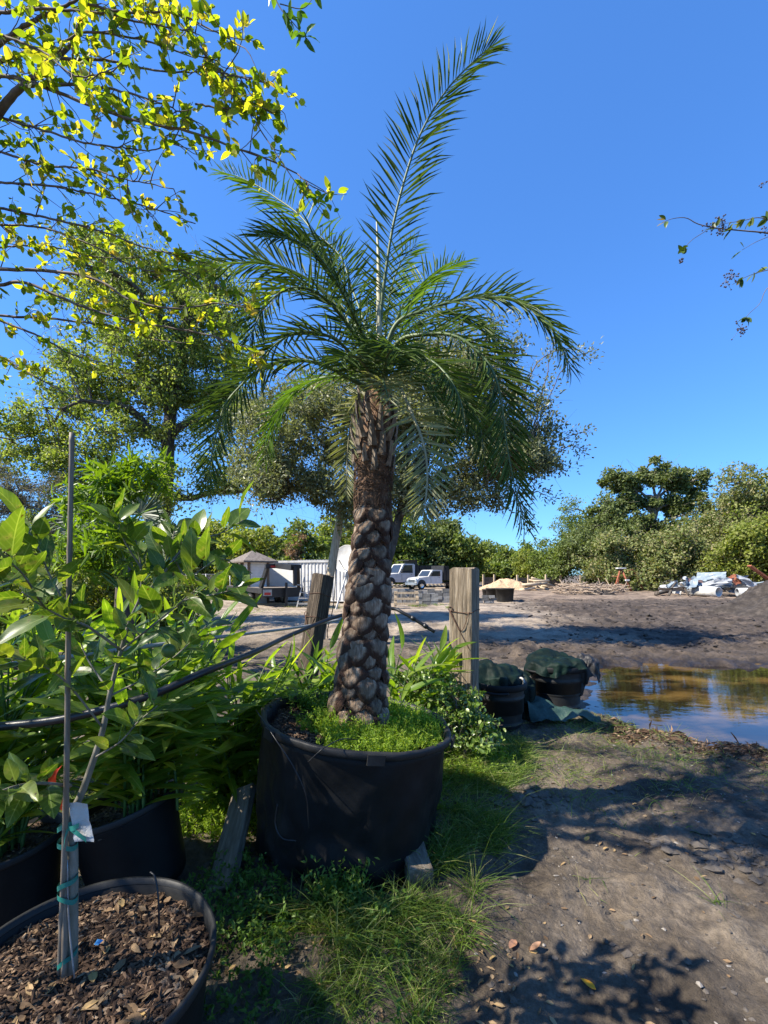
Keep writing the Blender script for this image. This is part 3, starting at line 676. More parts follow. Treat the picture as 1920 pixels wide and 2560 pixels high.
for q in (.45, .98, 1.5): bpart('marker_light', (.16, q, za - .06), (.03, .26 if q != .98 else .18, .08), MAT['red'] if q != .98 else MAT['white_paint'], root)
part('neck', beam((.05, wt / 2 + .35, za), (1.5, wt / 2 + .1, za - .12), .2, .26), MAT['black_paint'], root, smooth=False)
part('neck', beam((.05, wt / 2 - .35, za), (1.5, wt / 2 - .1, za - .12), .2, .26), MAT['black_paint'], root, smooth=False)
part('coupler', beam((1.5, wt / 2, za - .05), (1.52, wt / 2, za - .95), .14), MAT['black_paint'], root, smooth=False)
part('jack_leg', beam((.2, wt * .55, zt_ + .25), (.2, wt * .55, .02), .1), MAT['black_paint'], root, smooth=False)
part('brace', beam((.2, wt * .55, zt_ + .15), (.1, wt * .98, zt_ + .12), .05), MAT['steel'], root, smooth=False)
bpart('tail_light', (.075, .2, (zt_ + zb_) / 2 - .05), (.02, .3, .12), MAT['red'], root)
bpart('reflector_plate', (.07, .2, (zt_ + zb_) / 2), (.02, .42, .3), MAT['steel'], root)
def wheel(root, c, r, w, axis='y', rimm='steel', nm='wheel'):
    mb = MB().lathe([(r * .6, -w / 2), (r * .93, -w / 2), (r, -w / 2 + .03), (r, w / 2 - .03), (r * .93, w / 2), (r * .6, w / 2)], 22)
    wl_ = part(nm, mb, MAT['rubber'], root); wl_.location = c; wl_.rotation_euler = (R(90), 0, 0)
    rm = MB().lathe([(r * .6, -w * .45), (r * .45, -w * .3), (r * .2, -w * .32), (.001, -w * .34)], 18); rm.lathe([(r * .6, w * .45), (r * .45, w * .3), (r * .2, w * .32), (.001, w * .34)], 18)
    part('rim', rm, MAT[rimm], wl_); return wl_
for xx in (-1.35, -2.2):
    for yy in (.12, wt - .12): wheel(root, (xx - .8, yy, .36), .36, .22)

# storage container behind the trailer
D = 25.5
root = thing('storage_container', 'white steel storage container with a ribbed roof edge behind the trailer', 'container', (X(655, D), D, 0), rotz=ang(.95, -.31))
lc, wc, hc = 5.9, 2.3, Z(1404, D)
bpart('wall', (lc / 2, wc / 2, hc / 2 + .05), (lc, wc, hc - .1), MAT['shed_paint'], root)
for k in range(11, 27): bpart('rib', (.15 + k * .215, -.018, hc / 2 + .05), (.07, .035, hc - .3), MAT['white_paint'], root)
bpart('top_rail', (lc / 2, -.02, hc - .02), (lc + .04, .1, .12), MAT['white_paint'], root)
for k in range(20): bpart('roof_rib', (2.4 + k * .17, wc / 2, hc + .045), (.08, wc + .1, .06), MAT['steel'], root)
for k in (0, 1): bpart('corner_post', (k * lc, -.02, hc / 2), (.12, .12, hc), MAT['white_paint'], root)

# ladder
D = 20.9
root = thing('step_ladder', 'white step ladder leaning open beside the trailer coupling', 'ladder', (X(762, D), D, 0))
hl = Z(1443, D)
for s_ in (-1, 1):
    part('rail', beam((s_ * .27 - .12, 0, 0), (s_ * .16 + .1, .25, hl), .05, .03), MAT['white_paint'], root, smooth=False)
    part('rear_leg', beam((s_ * .27 + .05, .9, 0), (s_ * .16 + .1, .28, hl), .035, .03), MAT['steel'], root, smooth=False)
for k in range(5):
    t = (k + .6) / 5.3; w_ = .27 - .11 * t
    part('rung', beam((-w_ - .12 + .22 * t, .25 * t, hl * t), (w_ - .12 + .22 * t, .25 * t, hl * t), .08, .03), MAT['white_paint'], root, smooth=False)
for px, py, an, lab in ((700, 1512, .15, 'pale plank lying beneath the trailer front'), (740, 1509, .3, 'pale plank lying at the ladder foot')):
    g = G(px, py); o = part('plank', MB().box((0, 0, .05), (2.2, .28, .05)), MAT['wood_pale'], None, smooth=False); o.location = tuple(g); o.rotation_euler = (0, 0, an); tag(o, lab, 'plank')

# satellite dish on a white tripod
D = 20.0
root = thing('satellite_dish', 'round white satellite dish on white tripod legs beside the palm trunk', 'satellite dish', (X(868, D), D, 0))
zc = Z(1398, D)
u = np.linspace(0, 1, 10); mb = MB().lathe([(.62 * q, .14 * q * q) for q in u] + [(.635, .15), (.62, .12)] + [(.62 * q, .14 * q * q - .02) for q in u[::-1]], 36)
ds = part('dish', mb, MAT['white_paint'], root); ds.location = (0, 0, zc); ds.rotation_euler = (R(78), 0, R(-28))
part('feed_arm', beam((-.1, -.05, zc - .5), (-.3, -.75, zc - .05), .03), MAT['steel'], root, smooth=False)
part('mast', MB().tube([(0, .08, 0), (0, .08, zc)], .04, 8), MAT['steel'], root)
for ex, ey in ((-.48, -.3), (.42, -.35), (.05, .6)): part('leg', beam((0, .05, zc - .55), (ex, ey, 0), .06), MAT['white_paint'], root, smooth=False)
part('stay', beam((-.24, -.13, .75), (.22, -.13, .75), .04), MAT['white_paint'], root, smooth=False)

# pale pole
D = 10.6
root = thing('wooden_pole', 'tall pale wooden pole leaning under the oak beside the palm trunk', 'pole', (X(800, D), D, 0))
pp = resample([(0, 0, -.1), (X(818, D) - X(800, D), 0, Z(1480, D)), (X(858, D) - X(800, D), 0, Z(1255, D))], 14)
part('shaft', MB().tube(pp, np.linspace(.115, .095, 14), 12), MAT['wood_pale'], root)
part('cable', MB().tube(resample([pp[9] + [.1, -.1, 0], pp[5] + [.22, -.12, .05], pp[2] + [.15, -.1, 0], (.2, -.1, .03)], 16), .012, 5), MAT['pipe'], root)

# trucks
def truck(label, loc, fx, fy, s, hood, body, heavy):
    root = thing('dump_truck', label, 'truck', loc, 'white trucks parked at the back of the yard', ang(fx, fy)); root.scale = (s, s, s)
    x0 = 1.15 + hood; hh = 1.36 if heavy else 1.30; top = 2.35 if heavy else 2.08
    prof = [(-.75, .62), (-.78, top - .1), (-.6, top), (.45, top), (.62, top - .06), (1.12, hh + .06), (x0 - .25, hh - .08), (x0, hh - .3), (x0 + .03, .72), (x0 - .05, .58), (.4, .55)]
    part('cab', MB().prism(prof, -.95, .95), MAT['truck_white'], root, smooth=False)
    for sy in (-1, 1):
        part('side_window', MB().prism([(.88, hh + .1), (.5, top - .14), (-.45, top - .12), (-.5, hh + .1)], sy * .945, sy * .962), MAT['glass'], root, smooth=False)
        part('door_seam', MB().prism([(.78, .75), (.8, hh), (.77, hh), (.75, .75)], sy * .945, sy * .958), MAT['black_paint'], root, smooth=False)
        bpart('door_handle', (-.35, sy * .965, hh - .06), (.14, .03, .04), MAT['black_paint'], root)
        bpart('mirror', (.85, sy * 1.13, hh + .3), (.08, .16, .3), MAT['black_paint'], root)
        bpart('mirror_arm', (.85, sy * 1.02, hh + .2), (.04, .24, .04), MAT['black_paint'], root)
        bpart('headlight', (x0 + .01, sy * .72, hh - .42), (.08, .36, .2), MAT['chrome'], root)
        a = np.linspace(0, np.pi, 12); xa = x0 - .62
        part('wheel_arch', MB().prism([(xa + .52 * math.cos(q), .58 + .46 * math.sin(q)) for q in a], sy * .8, sy * .965), MAT['black_paint'], root, smooth=False)
        wheel(root, (xa, sy * .86, .42), .42, .26, rimm='chrome'); wheel(root, (-3.0, sy * .8, .42), .42, .42, rimm='steel')
        bpart('step', (0, sy * .98, .5), (1.2, .2, .06), MAT['black_paint'], root)
    part('windscreen', MB().add([[1.15, -.82, hh + .12], [1.15, .82, hh + .12], [.67, .74, top - .1], [.67, -.74, top - .1], [1.05, -.82, hh + .1], [1.05, .82, hh + .1], [.57, .74, top - .1], [.57, -.74, top - .1]],
                                [[0, 1, 2, 3], [7, 6, 5, 4], [0, 4, 5, 1], [1, 5, 6, 2], [2, 6, 7, 3], [3, 7, 4, 0]]), MAT['glass'], root, smooth=False)
    g = bpart('grille', (x0 + .03, 0, hh - .44), (.06, 1.02, .38), MAT['black_paint'], root)
    for k in range(3): bpart('grille_bar', (x0 + .065, 0, hh - .56 + k * .12), (.02, 1.0, .035), MAT['chrome'], g)
    bpart('bumper', (x0 + .1, 0, .6), (.16, 1.95, .24), MAT['chrome'] if not heavy else MAT['white_paint'], root)
    bpart('chassis', (-2.2, 0, .62), (3.6, .9, .2), MAT['black_paint'], root)
    zb, hb, lb = .95, body, 4.0
    part('dump_body', MB().box((-.95 - lb / 2, 0, zb + hb / 2), (lb, 2.1, hb)), MAT['black_paint'], root, smooth=False)
    for sy in (-1, 1):
        for k in range(5): bpart('body_rib', (-1.3 - k * .82, sy * 1.075, zb + hb / 2), (.12, .06, hb - .04), MAT['black_paint'], root)
    bpart('headboard', (-.9, 0, zb + hb / 2 + .25), (.1, 2.14, hb + .5), MAT['black_paint'], root)
    if heavy: bpart('cab_guard', (-.45, 0, zb + hb + .5), (1.0, 2.1, .08), MAT['black_paint'], root)
    return root
truck('white pickup dump truck with a black bed in front of the larger truck', (X(1078, 48), 48, 0), -.85, -.53, 1.0, 1.45, 1.1, False)
truck('larger white dump truck with a tall cab and black tipping bed', (X(1008, 53.5), 53.5, 0), -.86, -.51, 1.22, 1.5, 1.25, True)

# wire fence left of the shed
D = 29
root = thing('wire_fence', 'low grey chain link fence between the shrubs and the white shed', 'fence', (X(425, D), D, 0))
lf = X(575, D) - X(425, D)
for k in range(6): part('post', MB().tube([(lf * k / 5, 0, -.05), (lf * k / 5, 0, 1.62)], .03, 8), MAT['steel'], root)
for z in (.1, 1.58): part('rail', MB().tube([(0, 0, z), (lf, 0, z)], .02, 6), MAT['steel'], root)
mb = MB()
for k in range(64):
    x0 = lf * k / 63
    for sg in (-1, 1):
        x1 = x0 + sg * 1.45
        if -.01 <= x1 <= lf + .01: mb.tube([(x0, 0, .1), (x1, 0, 1.55)], .004, 3, False)
part('wire_mesh', mb, MAT['steel'], root, 'stuff')

# concrete blocks, pallets
D = 21.5
root = thing('pallet', 'pale wooden pallet frame standing upright against grey block stacks', 'pallet', tuple(G(1016, 1516.5)))
for sx in (-.55, .55): part('upright_board', beam((sx, 0, 0), (sx * .93, .12, .74), .14, .05), MAT['wood_pale'], root, smooth=False)
for z in (.14, .38, .66): part('cross_board', beam((-.6, -.04 + z * .16, z), (.6, -.04 + z * .16, z), .05, .1), MAT['wood_pale'], root, smooth=False)
bme = {}
def stack(name, label, px, py, nx, nz, ny, bs, m, group=None, jit=.012, rz=0, cat='block stack'):
    g = G(px, py); rt_ = thing(name, label, cat, tuple(g), group, rz)
    key = bs
    if key not in bme:
        bme[key] = MB().box((0, 0, 0), bs).mesh('block', False); bme[key].materials.append(m)
    for i in range(nx):
        for j in range(ny):
            for k in range(nz):
                if k == nz - 1 and random.random() < .25: continue
                o = link('block', bme[key], None, rt_, ((i - (nx - 1) / 2) * (bs[0] + .015) + random.gauss(0, jit), j * (bs[1] + .015) + random.gauss(0, jit), bs[2] / 2 + k * (bs[2] + .003)))
                o.rotation_euler = (0, 0, random.gauss(0, .03))
    return rt_
BS = 'grey block stacks in front of the trucks'
stack('block_stack', 'row of pale grey concrete blocks behind the upright pallet frame', 1018, 1511, 7, 2, 1, (.16, .3, .3), MAT['concrete'], BS)
stack('block_stack', 'stack of grey concrete blocks next to the palm trunk', 985, 1508, 3, 4, 1, (.39, .2, .19), MAT['concrete'], BS)
stack('block_stack', 'low stack of concrete blocks just past the upright pallet', 1065, 1512, 3, 3, 1, (.39, .2, .19), MAT['concrete'], BS)
stack('block_stack', 'stack of concrete blocks half hidden by the tall weathered post', 1105, 1507, 4, 4, 1, (.39, .2, .19), MAT['concrete'], BS)
stack('block_stack', 'wide stack of dark concrete blocks below the pickup', 1045, 1499, 9, 3, 1, (.39, .2, .19), MAT['concrete'], BS)
stack('block_stack', 'heap of grey block rubble past the tall weathered post', 1208, 1508, 4, 3, 1, (.3, .2, .14), MAT['concrete'], BS, jit=.05)
for k, (px, py, lab, z) in enumerate(((985, 1500, 'flat wooden pallet on top of the block stack next to the palm trunk', .82), (1090, 1496, 'flat wooden pallet on top of the blocks below the pickup', .82))):
    g = G(px, py); rt_ = thing('pallet', lab, 'pallet', (g[0], g[1], z))
    for q in range(5): bpart('top_board', (-.5 + q * .25, 0, .12), (.14, 1.0, .02), MAT['wood_pale'], rt_)
    for q in (-.42, 0, .42): bpart('runner', (0, q, .055), (1.15, .08, .1), MAT['wood_pale'], rt_)
# black nursery pots in the yard
for k, (px, py, r, h, lab) in enumerate(((1222, 1497, .42, .62, 'black nursery tub behind the rubble, next to the tall weathered post'), (1234, 1501, .45, .74, 'middle black nursery tub of the three by the weathered post'), (1262, 1504.5, .52, .78, 'widest black nursery tub of the three standing on the mud'))):
    g = G(px, py); mb = MB().lathe([(r * .001, .02), (r * .85, 0), (r * .88, .05), (r, h - .06), (r * 1.05, h - .06), (r * 1.05, h), (r * .96, h), (r * .95, h - .12), (.001, h - .12)], 30)
    o = part('nursery_tub', mb, MAT['plastic2'], None); o.location = tuple(g); tag(o, lab, 'plant pot', 'black nursery tubs in the yard')
# timber bays: posts and boards
for k, (px, py, w_, h_, lab) in enumerate(((1222, 1468, 1.5, 1.3, 'short timber bay wall behind the wood chip heap'), (1307, 1471, 1.4, 1.25, 'timber bay wall between the chips and the split wood'), (1383, 1471, 1.9, 1.3, 'timber bay wall past the split wood'))):
    g = G(px, py); rt_ = thing('timber_bay', lab, 'bay wall', tuple(g), 'timber bay walls at the yard edge', .25)
    for sx in (-w_ / 2, w_ / 2): part('post', beam((sx, 0, -.05), (sx, 0, h_ + .3), .17), MAT['wood_pale'], rt_, smooth=False)
    for q in range(4): bpart('board', (0, .1, .17 + q * h_ / 4.2), (w_ + .2, .06, h_ / 4.4), MAT['wood_dark'], rt_)
g = G(1505 - 55, 1472); rt_ = part('stake', beam((0, 0, 0), (0.05, 0, 1.55), .13), MAT['wood_pale'], None, smooth=False); rt_.location = tuple(g); tag(rt_, 'lone pale wooden stake standing in the brush heap', 'stake')
# split logs
for k in range(26):
    px = random.uniform(1312, 1372); lay = random.random(); g = G(px, random.uniform(1470, 1477))
    mb = MB().tube([(-.75, 0, 0), (-.2, .03, 0), (.75, 0, .02)], random.uniform(.1, .19), 8)
    o = part('split_log', mb, MAT['wood_pale'], None); hgt = 1.15 * (1 - abs(px - 1345) / 40) * lay
    o.location = (g[0], g[1], .12 + max(0, hgt)); o.rotation_euler = (random.gauss(0, .2), random.gauss(0, .18), random.uniform(-.7, .5))
    tag(o, 'tan split log tossed on the firewood heap between the timber bays', 'log', 'split logs on the firewood heap')
# brush heap
mb = MB()
for k in range(330):
    px = RNG.uniform(1395, 1560); g = G(px, RNG.uniform(1474, 1488)); L_ = RNG.uniform(.5, 2.2); d = nrm([RNG.normal(), RNG.normal() * .6, RNG.uniform(-.1, .35)])
    a = g + [0, 0, RNG.uniform(.03, .65)]; mb.tube(resample([a - d * L_ / 2 * [1, 1, .3], a + RNG.normal(0, .08, 3), a + d * L_ / 2], 4), RNG.uniform(.012, .05), 4)
o = part('brush_heap', mb, surf('grey_brown_sticks', [(.14, .1, .07), (.28, .21, .15), (.36, .3, .23)], 3, .9, 0), None, 'stuff'); tag(o, 'tangled heap of cut sticks and brush by the tree line', 'brush')
# rusty iron tripod and drum
D = 42
root = thing('iron_tripod', 'tall rusty iron tripod frame with a white cap by the brush heap', 'tripod', (X(1552, D), D, 0))
ht = Z(1423, D)
for ex, ey in ((-.85, -.4), (.75, -.45), (.1, .9)): part('leg', MB().tube([(ex, ey, 0), (ex * .08, ey * .08, ht)], .075, 6), MAT['rust'], root)
part('cross_bar', MB().tube([(-.95, -.2, ht * .68), (1.0, .1, ht * .62)], .035, 6), MAT['rust'], root)
part('cross_bar', MB().tube([(-.6, -.25, ht * .3), (.55, -.28, ht * .3)], .03, 6), MAT['rust'], root)
part('side_arm', MB().tube([(0, 0, ht * .8), (1.25, .2, ht * 1.0), (2.2, .1, .2)], .03, 6), MAT['rust'], root)
bpart('cap', (0, 0, ht + .1), (.75, .5, .12), MAT['white_paint'], root)
bpart('bracket', (.45, -.3, ht * .5), (.35, .2, .15), MAT['white_paint'], root)
g = G(1577, 1473.5); mb = MB().lathe([(.001, 0), (.29, 0), (.3, .02), (.29, .2), (.305, .28), (.29, .3), (.29, .55), (.305, .58), (.29, .6), (.29, .84), (.3, .86), (.27, .86), (.27, .8), (.001, .8)], 26)
o = part('oil_drum', mb, MAT['rust'], None); o.location = tuple(g); tag(o, 'rusty red oil drum beside the iron tripod', 'drum')

# scrap heap of white sheets
MAT['sheet'] = surf('dented_white_sheet_metal', [(.20, .21, .22), (.34, .35, .36), (.46, .46, .45)], 2.5, .4, .15, 6)
MAT['sheet_blue'] = surf('pale_blue_sheet_metal', [(.15, .19, .23), (.25, .30, .33)], 2.5, .4, .15, 6)
def sheet(lab, px, py, w_, h_, z, rx, rz_, m, seed, crump=.09, grp='crumpled sheets on the scrap heap'):
    u = np.linspace(-.5, .5, 8); U, V = np.meshgrid(u, u, indexing='ij'); p = np.stack([U * 1.3, V * 1.3], -1)
    fold = np.abs(fbm(p, 3, seed)) * crump * 2.2 - np.abs(vnoise(p * 1.7 + 9, seed + 4)) * crump
    V3 = np.stack([U * w_ + .1 * vnoise(p * 2 + 3, seed + 1), V * h_ + .1 * vnoise(p * 2 + 7, seed + 2), fold], -1)
    mb = MB().grid(V3); mb.grid((V3 - [0, 0, .012])[::-1])
    o = part('scrap_sheet', mb, m, None, smooth=False); g = G(px, py); o.location = (g[0], g[1], z); o.rotation_euler = (rx, random.gauss(0, .25), rz_)
    tag(o, lab, 'scrap sheet', grp); return o
lab0 = 'crumpled white metal sheet jumbled in the scrap heap'
for k in range(48):
    t = k / 47; px = 1655 + 235 * random.random(); hz = .35 + 1.15 * random.random() * (1 - ((px - 1800) / 150) ** 2)
    wh = random.random() < .72
    sheet(lab0 if wh else 'crumpled pale blue metal sheet jumbled in the scrap heap', px, random.uniform(1484, 1491), random.uniform(.6, 1.9), random.uniform(.35, .9), max(.2, hz), R(random.uniform(-20, 110)), random.uniform(-1.2, 1.2), MAT['sheet'] if wh else MAT['sheet_blue'], 700 + k * 5)
sheet('reddish brown rusted panel in the middle of the scrap heap', 1838, 1490, .9, .8, 1.2, R(60), .3, MAT['rust'], 950, .06)
sheet('dark rusty panel at the front of the white scrap heap', 1738, 1490, .9, .7, .9, R(60), -.2, surf('purplish_rusted_panel', [(.10, .06, .055), (.2, .13, .12)], 4, .7, .1), 955, .06)
g = G(1905, 1492); o = part('scrap_beam', beam((-.9, 0, 2.2), (1.4, .2, .7), .32, .1), MAT['rust'], None, smooth=False); o.location = tuple(g); tag(o, 'long rusty beam slanting down at the end of the scrap heap', 'beam')
g = G(1775, 1492); mb = MB().lathe([(.34, -1.0), (.42, -1.0), (.42, 1.0), (.34, 1.0), (.34, -1.0)], 30)
o = part('concrete_pipe', mb, surf('grimy_white_pipe', [(.3, .29, .26), (.52, .51, .47), (.6, .59, .56)], 3, .8, .1), None); o.location = (g[0] - .1, g[1] + .2, .36); o.scale = (.85, .85, .85); o.rotation_euler = (R(90), 0, R(18)); tag(o, 'open ended white pipe lying before the scrap heap', 'pipe')
mb = MB().lathe([(.25, -1.4), (.31, -1.4), (.31, 1.4), (.25, 1.4), (.25, -1.4)], 24); g = G(1880, 1493)
o = part('concrete_pipe', mb, MAT['sheet'], None); o.location = (g[0] + .6, g[1], .33); o.rotation_euler = (R(90), 0, R(75)); tag(o, 'long white pipe lying toward the soil heap', 'pipe')
for k, (a, b, r_, lab) in enumerate((((1640, 1490, .15), (1720, 1484, .35), .14, 'grey log lying in front of the scrap heap'), ((1672, 1492, .1), (1690, 1489, 1.0), .09, 'dark bent branch propped upright against the scrap heap'), ((1700, 1491, .9), (1722, 1492, .1), .09, 'dark branch leaning beside the bent one at the scrap heap'), ((1780, 1489, .9), (1828, 1492, .15), .06, 'thin dark pole slanting down beside the open white pipe'))):
    A = G(a[0], a[1]) + [0, 0, a[2]]; B = G(b[0], b[1]) + [0, 0, b[2]]
    o = part('scrap_log', MB().tube(resample([A, (A + B) / 2 + [0, 0, .1], B], 8), np.linspace(r_, r_ * .7, 8), 8), MAT['bark'], None); tag(o, lab, 'log')
g = G(1870, 1494); o = part('plastic_jug', MB().lathe([(.001, 0), (.16, 0), (.17, .03), (.17, .3), (.1, .4), (.05, .42), (.05, .5), (.001, .5)], 16), surf('yellow_plastic', [(.4, .28, .03), (.5, .36, .05)], 3, .4, 0), None); o.location = tuple(g); o.scale = (.7, .7, .7); tag(o, 'yellow plastic jug at the foot of the soil heap', 'jug')
# ------------------------------------------------------------------ the palm and its tub
POT = np.array([X(858, 2.6), 2.6, 0.0])
TILT = Matrix.Rotation(R(6.5), 4, 'Y') @ Matrix.Rotation(R(-1.5), 4, 'X')     # the tub leans down to the right
pot_root = thing('palm_tub', 'large black plastic tub with a crumpled bottom edge holding the palm', 'plant pot', tuple(POT))
RT_, RB_, HT_ = .565, .50, .715
def tubdef(v):
    a = np.arctan2(v[:, 1], v[:, 0]); r = np.hypot(v[:, 0], v[:, 1]); t = v[:, 2] / HT_
    q = np.stack([np.cos(a) * 1.3, np.sin(a) * 1.3, t * 1.4], -1)
    dr = .018 * fbm(q * 1.6, 3, 71) + .014 * np.clip(1.1 - t, 0, 1) * fbm(q * 4, 3, 72) - .016 * np.exp(-((fbm(q * [2.2, 2.2, 1.2], 2, 76) - .1) / .10) ** 2) * np.clip(1.05 - t, 0, 1)
    # torn, buckled foot facing the viewer
    low = np.clip(1 - t / .16, 0, 1); dr = dr + low * (.02 * np.sin(a * 11) + .025 * fbm(q * 4, 2, 73))
    fold = np.exp(-((a + np.pi * .98) / .10) ** 2) + np.exp(-((a - np.pi * .96) / .08) ** 2)     # upright pleats on the left side
    dr = dr - .03 * fold * (np.sin(v[:, 2] * 0 + a * 60) * .5 + .5)
    o = v.copy(); s_ = (r + dr * np.minimum(1, r / .3)) / np.maximum(r, 1e-6); o[:, 0] *= s_; o[:, 1] *= s_
    lift = .045 * (fbm(np.stack([np.cos(a) * 3, np.sin(a) * 3], -1), 3, 74)) + .035 * np.maximum(0, np.sin(a * 3 + 1.0))
    o[:, 2] += low * (.012 + lift)
    return o
zz = np.linspace(0, HT_ - .045, 26)
outer = [(RB_ + (RT_ - .02 - RB_) * (z / HT_) ** .9, z) for z in zz]
inner = [(r - .012, z) for r, z in outer[::-1]]
wall = part('wall', MB().lathe(outer + [(RT_ - .03, HT_ - .04)] + inner, 150, tubdef), MAT['plastic'], pot_root); wall.matrix_basis = TILT
rim = part('rim', MB().lathe([(RT_ - .028, HT_ - .036), (RT_ - .006, HT_ - .038), (RT_ + .001, HT_ - .032), (RT_ + .003, HT_ - .007), (RT_ - .002, HT_), (RT_ - .016, HT_ + .001), (RT_ - .03, HT_ - .006), (RT_ - .034, HT_ - .05)], 150, tubdef), MAT['plastic2'], pot_root); rim.matrix_basis = TILT
for a0 in (-2.4, -1.35, -.3):
    tb = MB().box((0, 0, 0), (.012, .085, .05)); tb_o = part('grip_tab', tb, MAT['plastic2'], pot_root, smooth=False)
    tb_o.matrix_basis = TILT @ Matrix.Translation((math.cos(a0) * (RT_ + .010), math.sin(a0) * (RT_ + .010), HT_ - .028)) @ Matrix.Rotation(a0, 4, 'Z')
u = np.linspace(0, 1, 40); a = np.linspace(0, 2 * np.pi, 120); U, A = np.meshgrid(u, a, indexing='ij')
sx, sy = U * np.cos(A) * (RT_ - .04), U * np.sin(A) * (RT_ - .04)
SOILZ = HT_ - .075
def soil_h(x, y): return SOILZ + .018 * fbm(np.stack([x, y], -1) * 5, 4, 75) + .03 * np.exp(-((x - .02) ** 2 + y ** 2) / .06)
so_ = part('soil', MB().grid(np.stack([sx, sy, soil_h(sx, sy)], -1)), MAT['soil'], pot_root); so_.matrix_basis = TILT
LM['chip'] = leaf_mat('bark_chip', [(.02, .012, .008), (.06, .036, .022), (.14, .088, .055), (.30, .21, .13)], .9, .0, perobj=False, spec=.2, pos=[0, .5, .85, 1])
T_CHIP = (np.array([[0, -.5, 0], [1, -.35, 0], [1, .4, 0], [0, .5, 0], [.5, 0, .18]]), [np.array([[0, 1, 4], [1, 2, 4], [2, 3, 4], [3, 0, 4]])])
def chips(n, rad, hf, L, Wd, rng, keep=None):
    r = rad * np.sqrt(rng.uniform(0, 1, n)); a = rng.uniform(0, 2 * np.pi, n); x, y = r * np.cos(a), r * np.sin(a)
    if keep is not None: k = keep(x, y); x, y = x[k], y[k]
    n = len(x); d = nrm(np.stack([rng.normal(size=n), rng.normal(size=n), rng.normal(0, .25, n)], -1))
    return MB().leaves(np.stack([x, y, hf(x, y) + .004], -1), d, nrm(np.stack([rng.normal(0, .35, n), rng.normal(0, .35, n), np.ones(n)], -1)), L * rng.uniform(.4, 1.6, n), Wd * rng.uniform(.5, 1.6, n), T_CHIP)
c_ = part('bark_chips', chips(5200, RT_ - .05, soil_h, .022, .009, RNG), LM['chip'], pot_root, 'stuff', smooth=False); c_.matrix_basis = TILT

# blocks and boards under and beside the tub
def wood_piece(name, lab, cat, size, m, loc, rot, seed, seg=14):
    """sawn timber with grain grooves and knocked edges"""
    lx, ly, lz = size; n = 36
    a = np.linspace(0, 2 * np.pi, n, endpoint=False); cx = np.clip(np.cos(a) * 1.35, -1, 1) * ly / 2; cz = np.clip(np.sin(a) * 1.35, -1, 1) * lz / 2
    xs = np.concatenate([[-.5], np.linspace(-.497, .497, seg), [.5]]) * lx; V = []
    for k, x in enumerate(xs):
        g = .004 * vnoise(np.stack([a * 7, a * 0 + x * 2.0, a * 0 + seed], -1), seed) + .004 * vnoise(np.stack([a * 2, a * 0 + x * 6, a * 0], -1), seed + 1)
        s_ = 1 + g / max(ly, lz) * 2 - (.03 if k in (0, len(xs) - 1) else 0)
        V.append(np.stack([np.full(n, x) + .003 * vnoise(np.stack([a * 3, a], -1), seed + 2), cx * s_, cz * s_], -1))
    V = np.array(V); mb = MB().add(V.reshape(-1, 3), [np.array([[i * n + j, i * n + (j + 1) % n, (i + 1) * n + (j + 1) % n, (i + 1) * n + j] for i in range(len(xs) - 1) for j in range(n)])])
    mb.f.append(np.array([list(range(n))[::-1]])); mb.f.append(np.array([[(len(xs) - 1) * n + j for j in range(n)]]))
    o = part(name, mb, m, None); o.location = loc; o.rotation_euler = rot; tag(o, lab, cat); return o
g = G(1016, 2230); wood_piece('timber_block', 'squared timber block end sticking out under the tub', 'timber', (.5, .125, .125), MAT['board'], (g[0] + .03, g[1] + .24, .075), (0, R(-4), R(100)), 5)
wood_piece('timber_block', 'squared timber block in the dark beneath the middle of the tub', 'timber', (.6, .12, .1), MAT['board'], (POT[0] - .1, POT[1] - .05, .06), (0, 0, R(86)), 6)
A_, B_ = P(610, 1978, 2.62), P(555, 2215, 2.2)
mid_ = (A_ + B_) / 2; dv = A_ - B_
o = wood_piece('plank', 'wide weathered plank leaning against the side of the tub', 'plank', (float(np.linalg.norm(dv)) + .04, .155, .045), MAT['board'], (0, 0, 0), (0, 0, 0), 7)
o.matrix_basis = frame(mid_, dv, (-.45, -.75, .5))

# palm ---------------------------------------------------------------
D0 = 2.62
palm = thing('palm_tree', 'silver date palm with a knobbly cut trunk and arching feather fronds', 'palm tree', tuple(P(896, 1806, D0)))
PB = P(896, 1806, D0)
axis_px = [(893, 1830, 66), (896, 1790, 65), (899, 1735, 60), (906, 1640, 52), (915, 1540, 49), (920, 1464, 47.5), (926, 1380, 44), (932, 1280, 42), (933, 1200, 46), (938, 1120, 48), (944, 1040, 50), (948, 960, 34)]
AX = np.array([P(x, y, D0) for x, y, r in axis_px]) - PB; AR = np.array([r for *_, r in axis_px]) / FPX * D0
tt = np.linspace(0, 1, 90); AXr = resample(AX, 90); ARr = np.interp(tt, np.linspace(0, 1, len(AR)), AR)
def axis_at(py):
    z = Z(py, D0) - PB[2]; i = np.interp(z, AXr[:, 2], np.arange(90)); k = int(i); f = i - k; k2 = min(89, k + 1)
    return AXr[k] * (1 - f) + AXr[k2] * f, ARr[k] * (1 - f) + ARr[k2] * f
MAT['trunk_fibre'] = surf('brown_palm_fibre', [(.06, .035, .022), (.17, .10, .06), (.30, .195, .125)], 7, .95, .9, 16, stretch=(5, 5, 1.2), bdist=.02)
MAT['boot'] = surf('cut_palm_leaf_base', [(.06, .037, .023), (.19, .13, .085), (.41, .32, .23)], 2.2, .9, .6, 5, stretch=(3.2, .9, .9), objvar=.4, bdist=.06, pos=[.28, .46, .7])
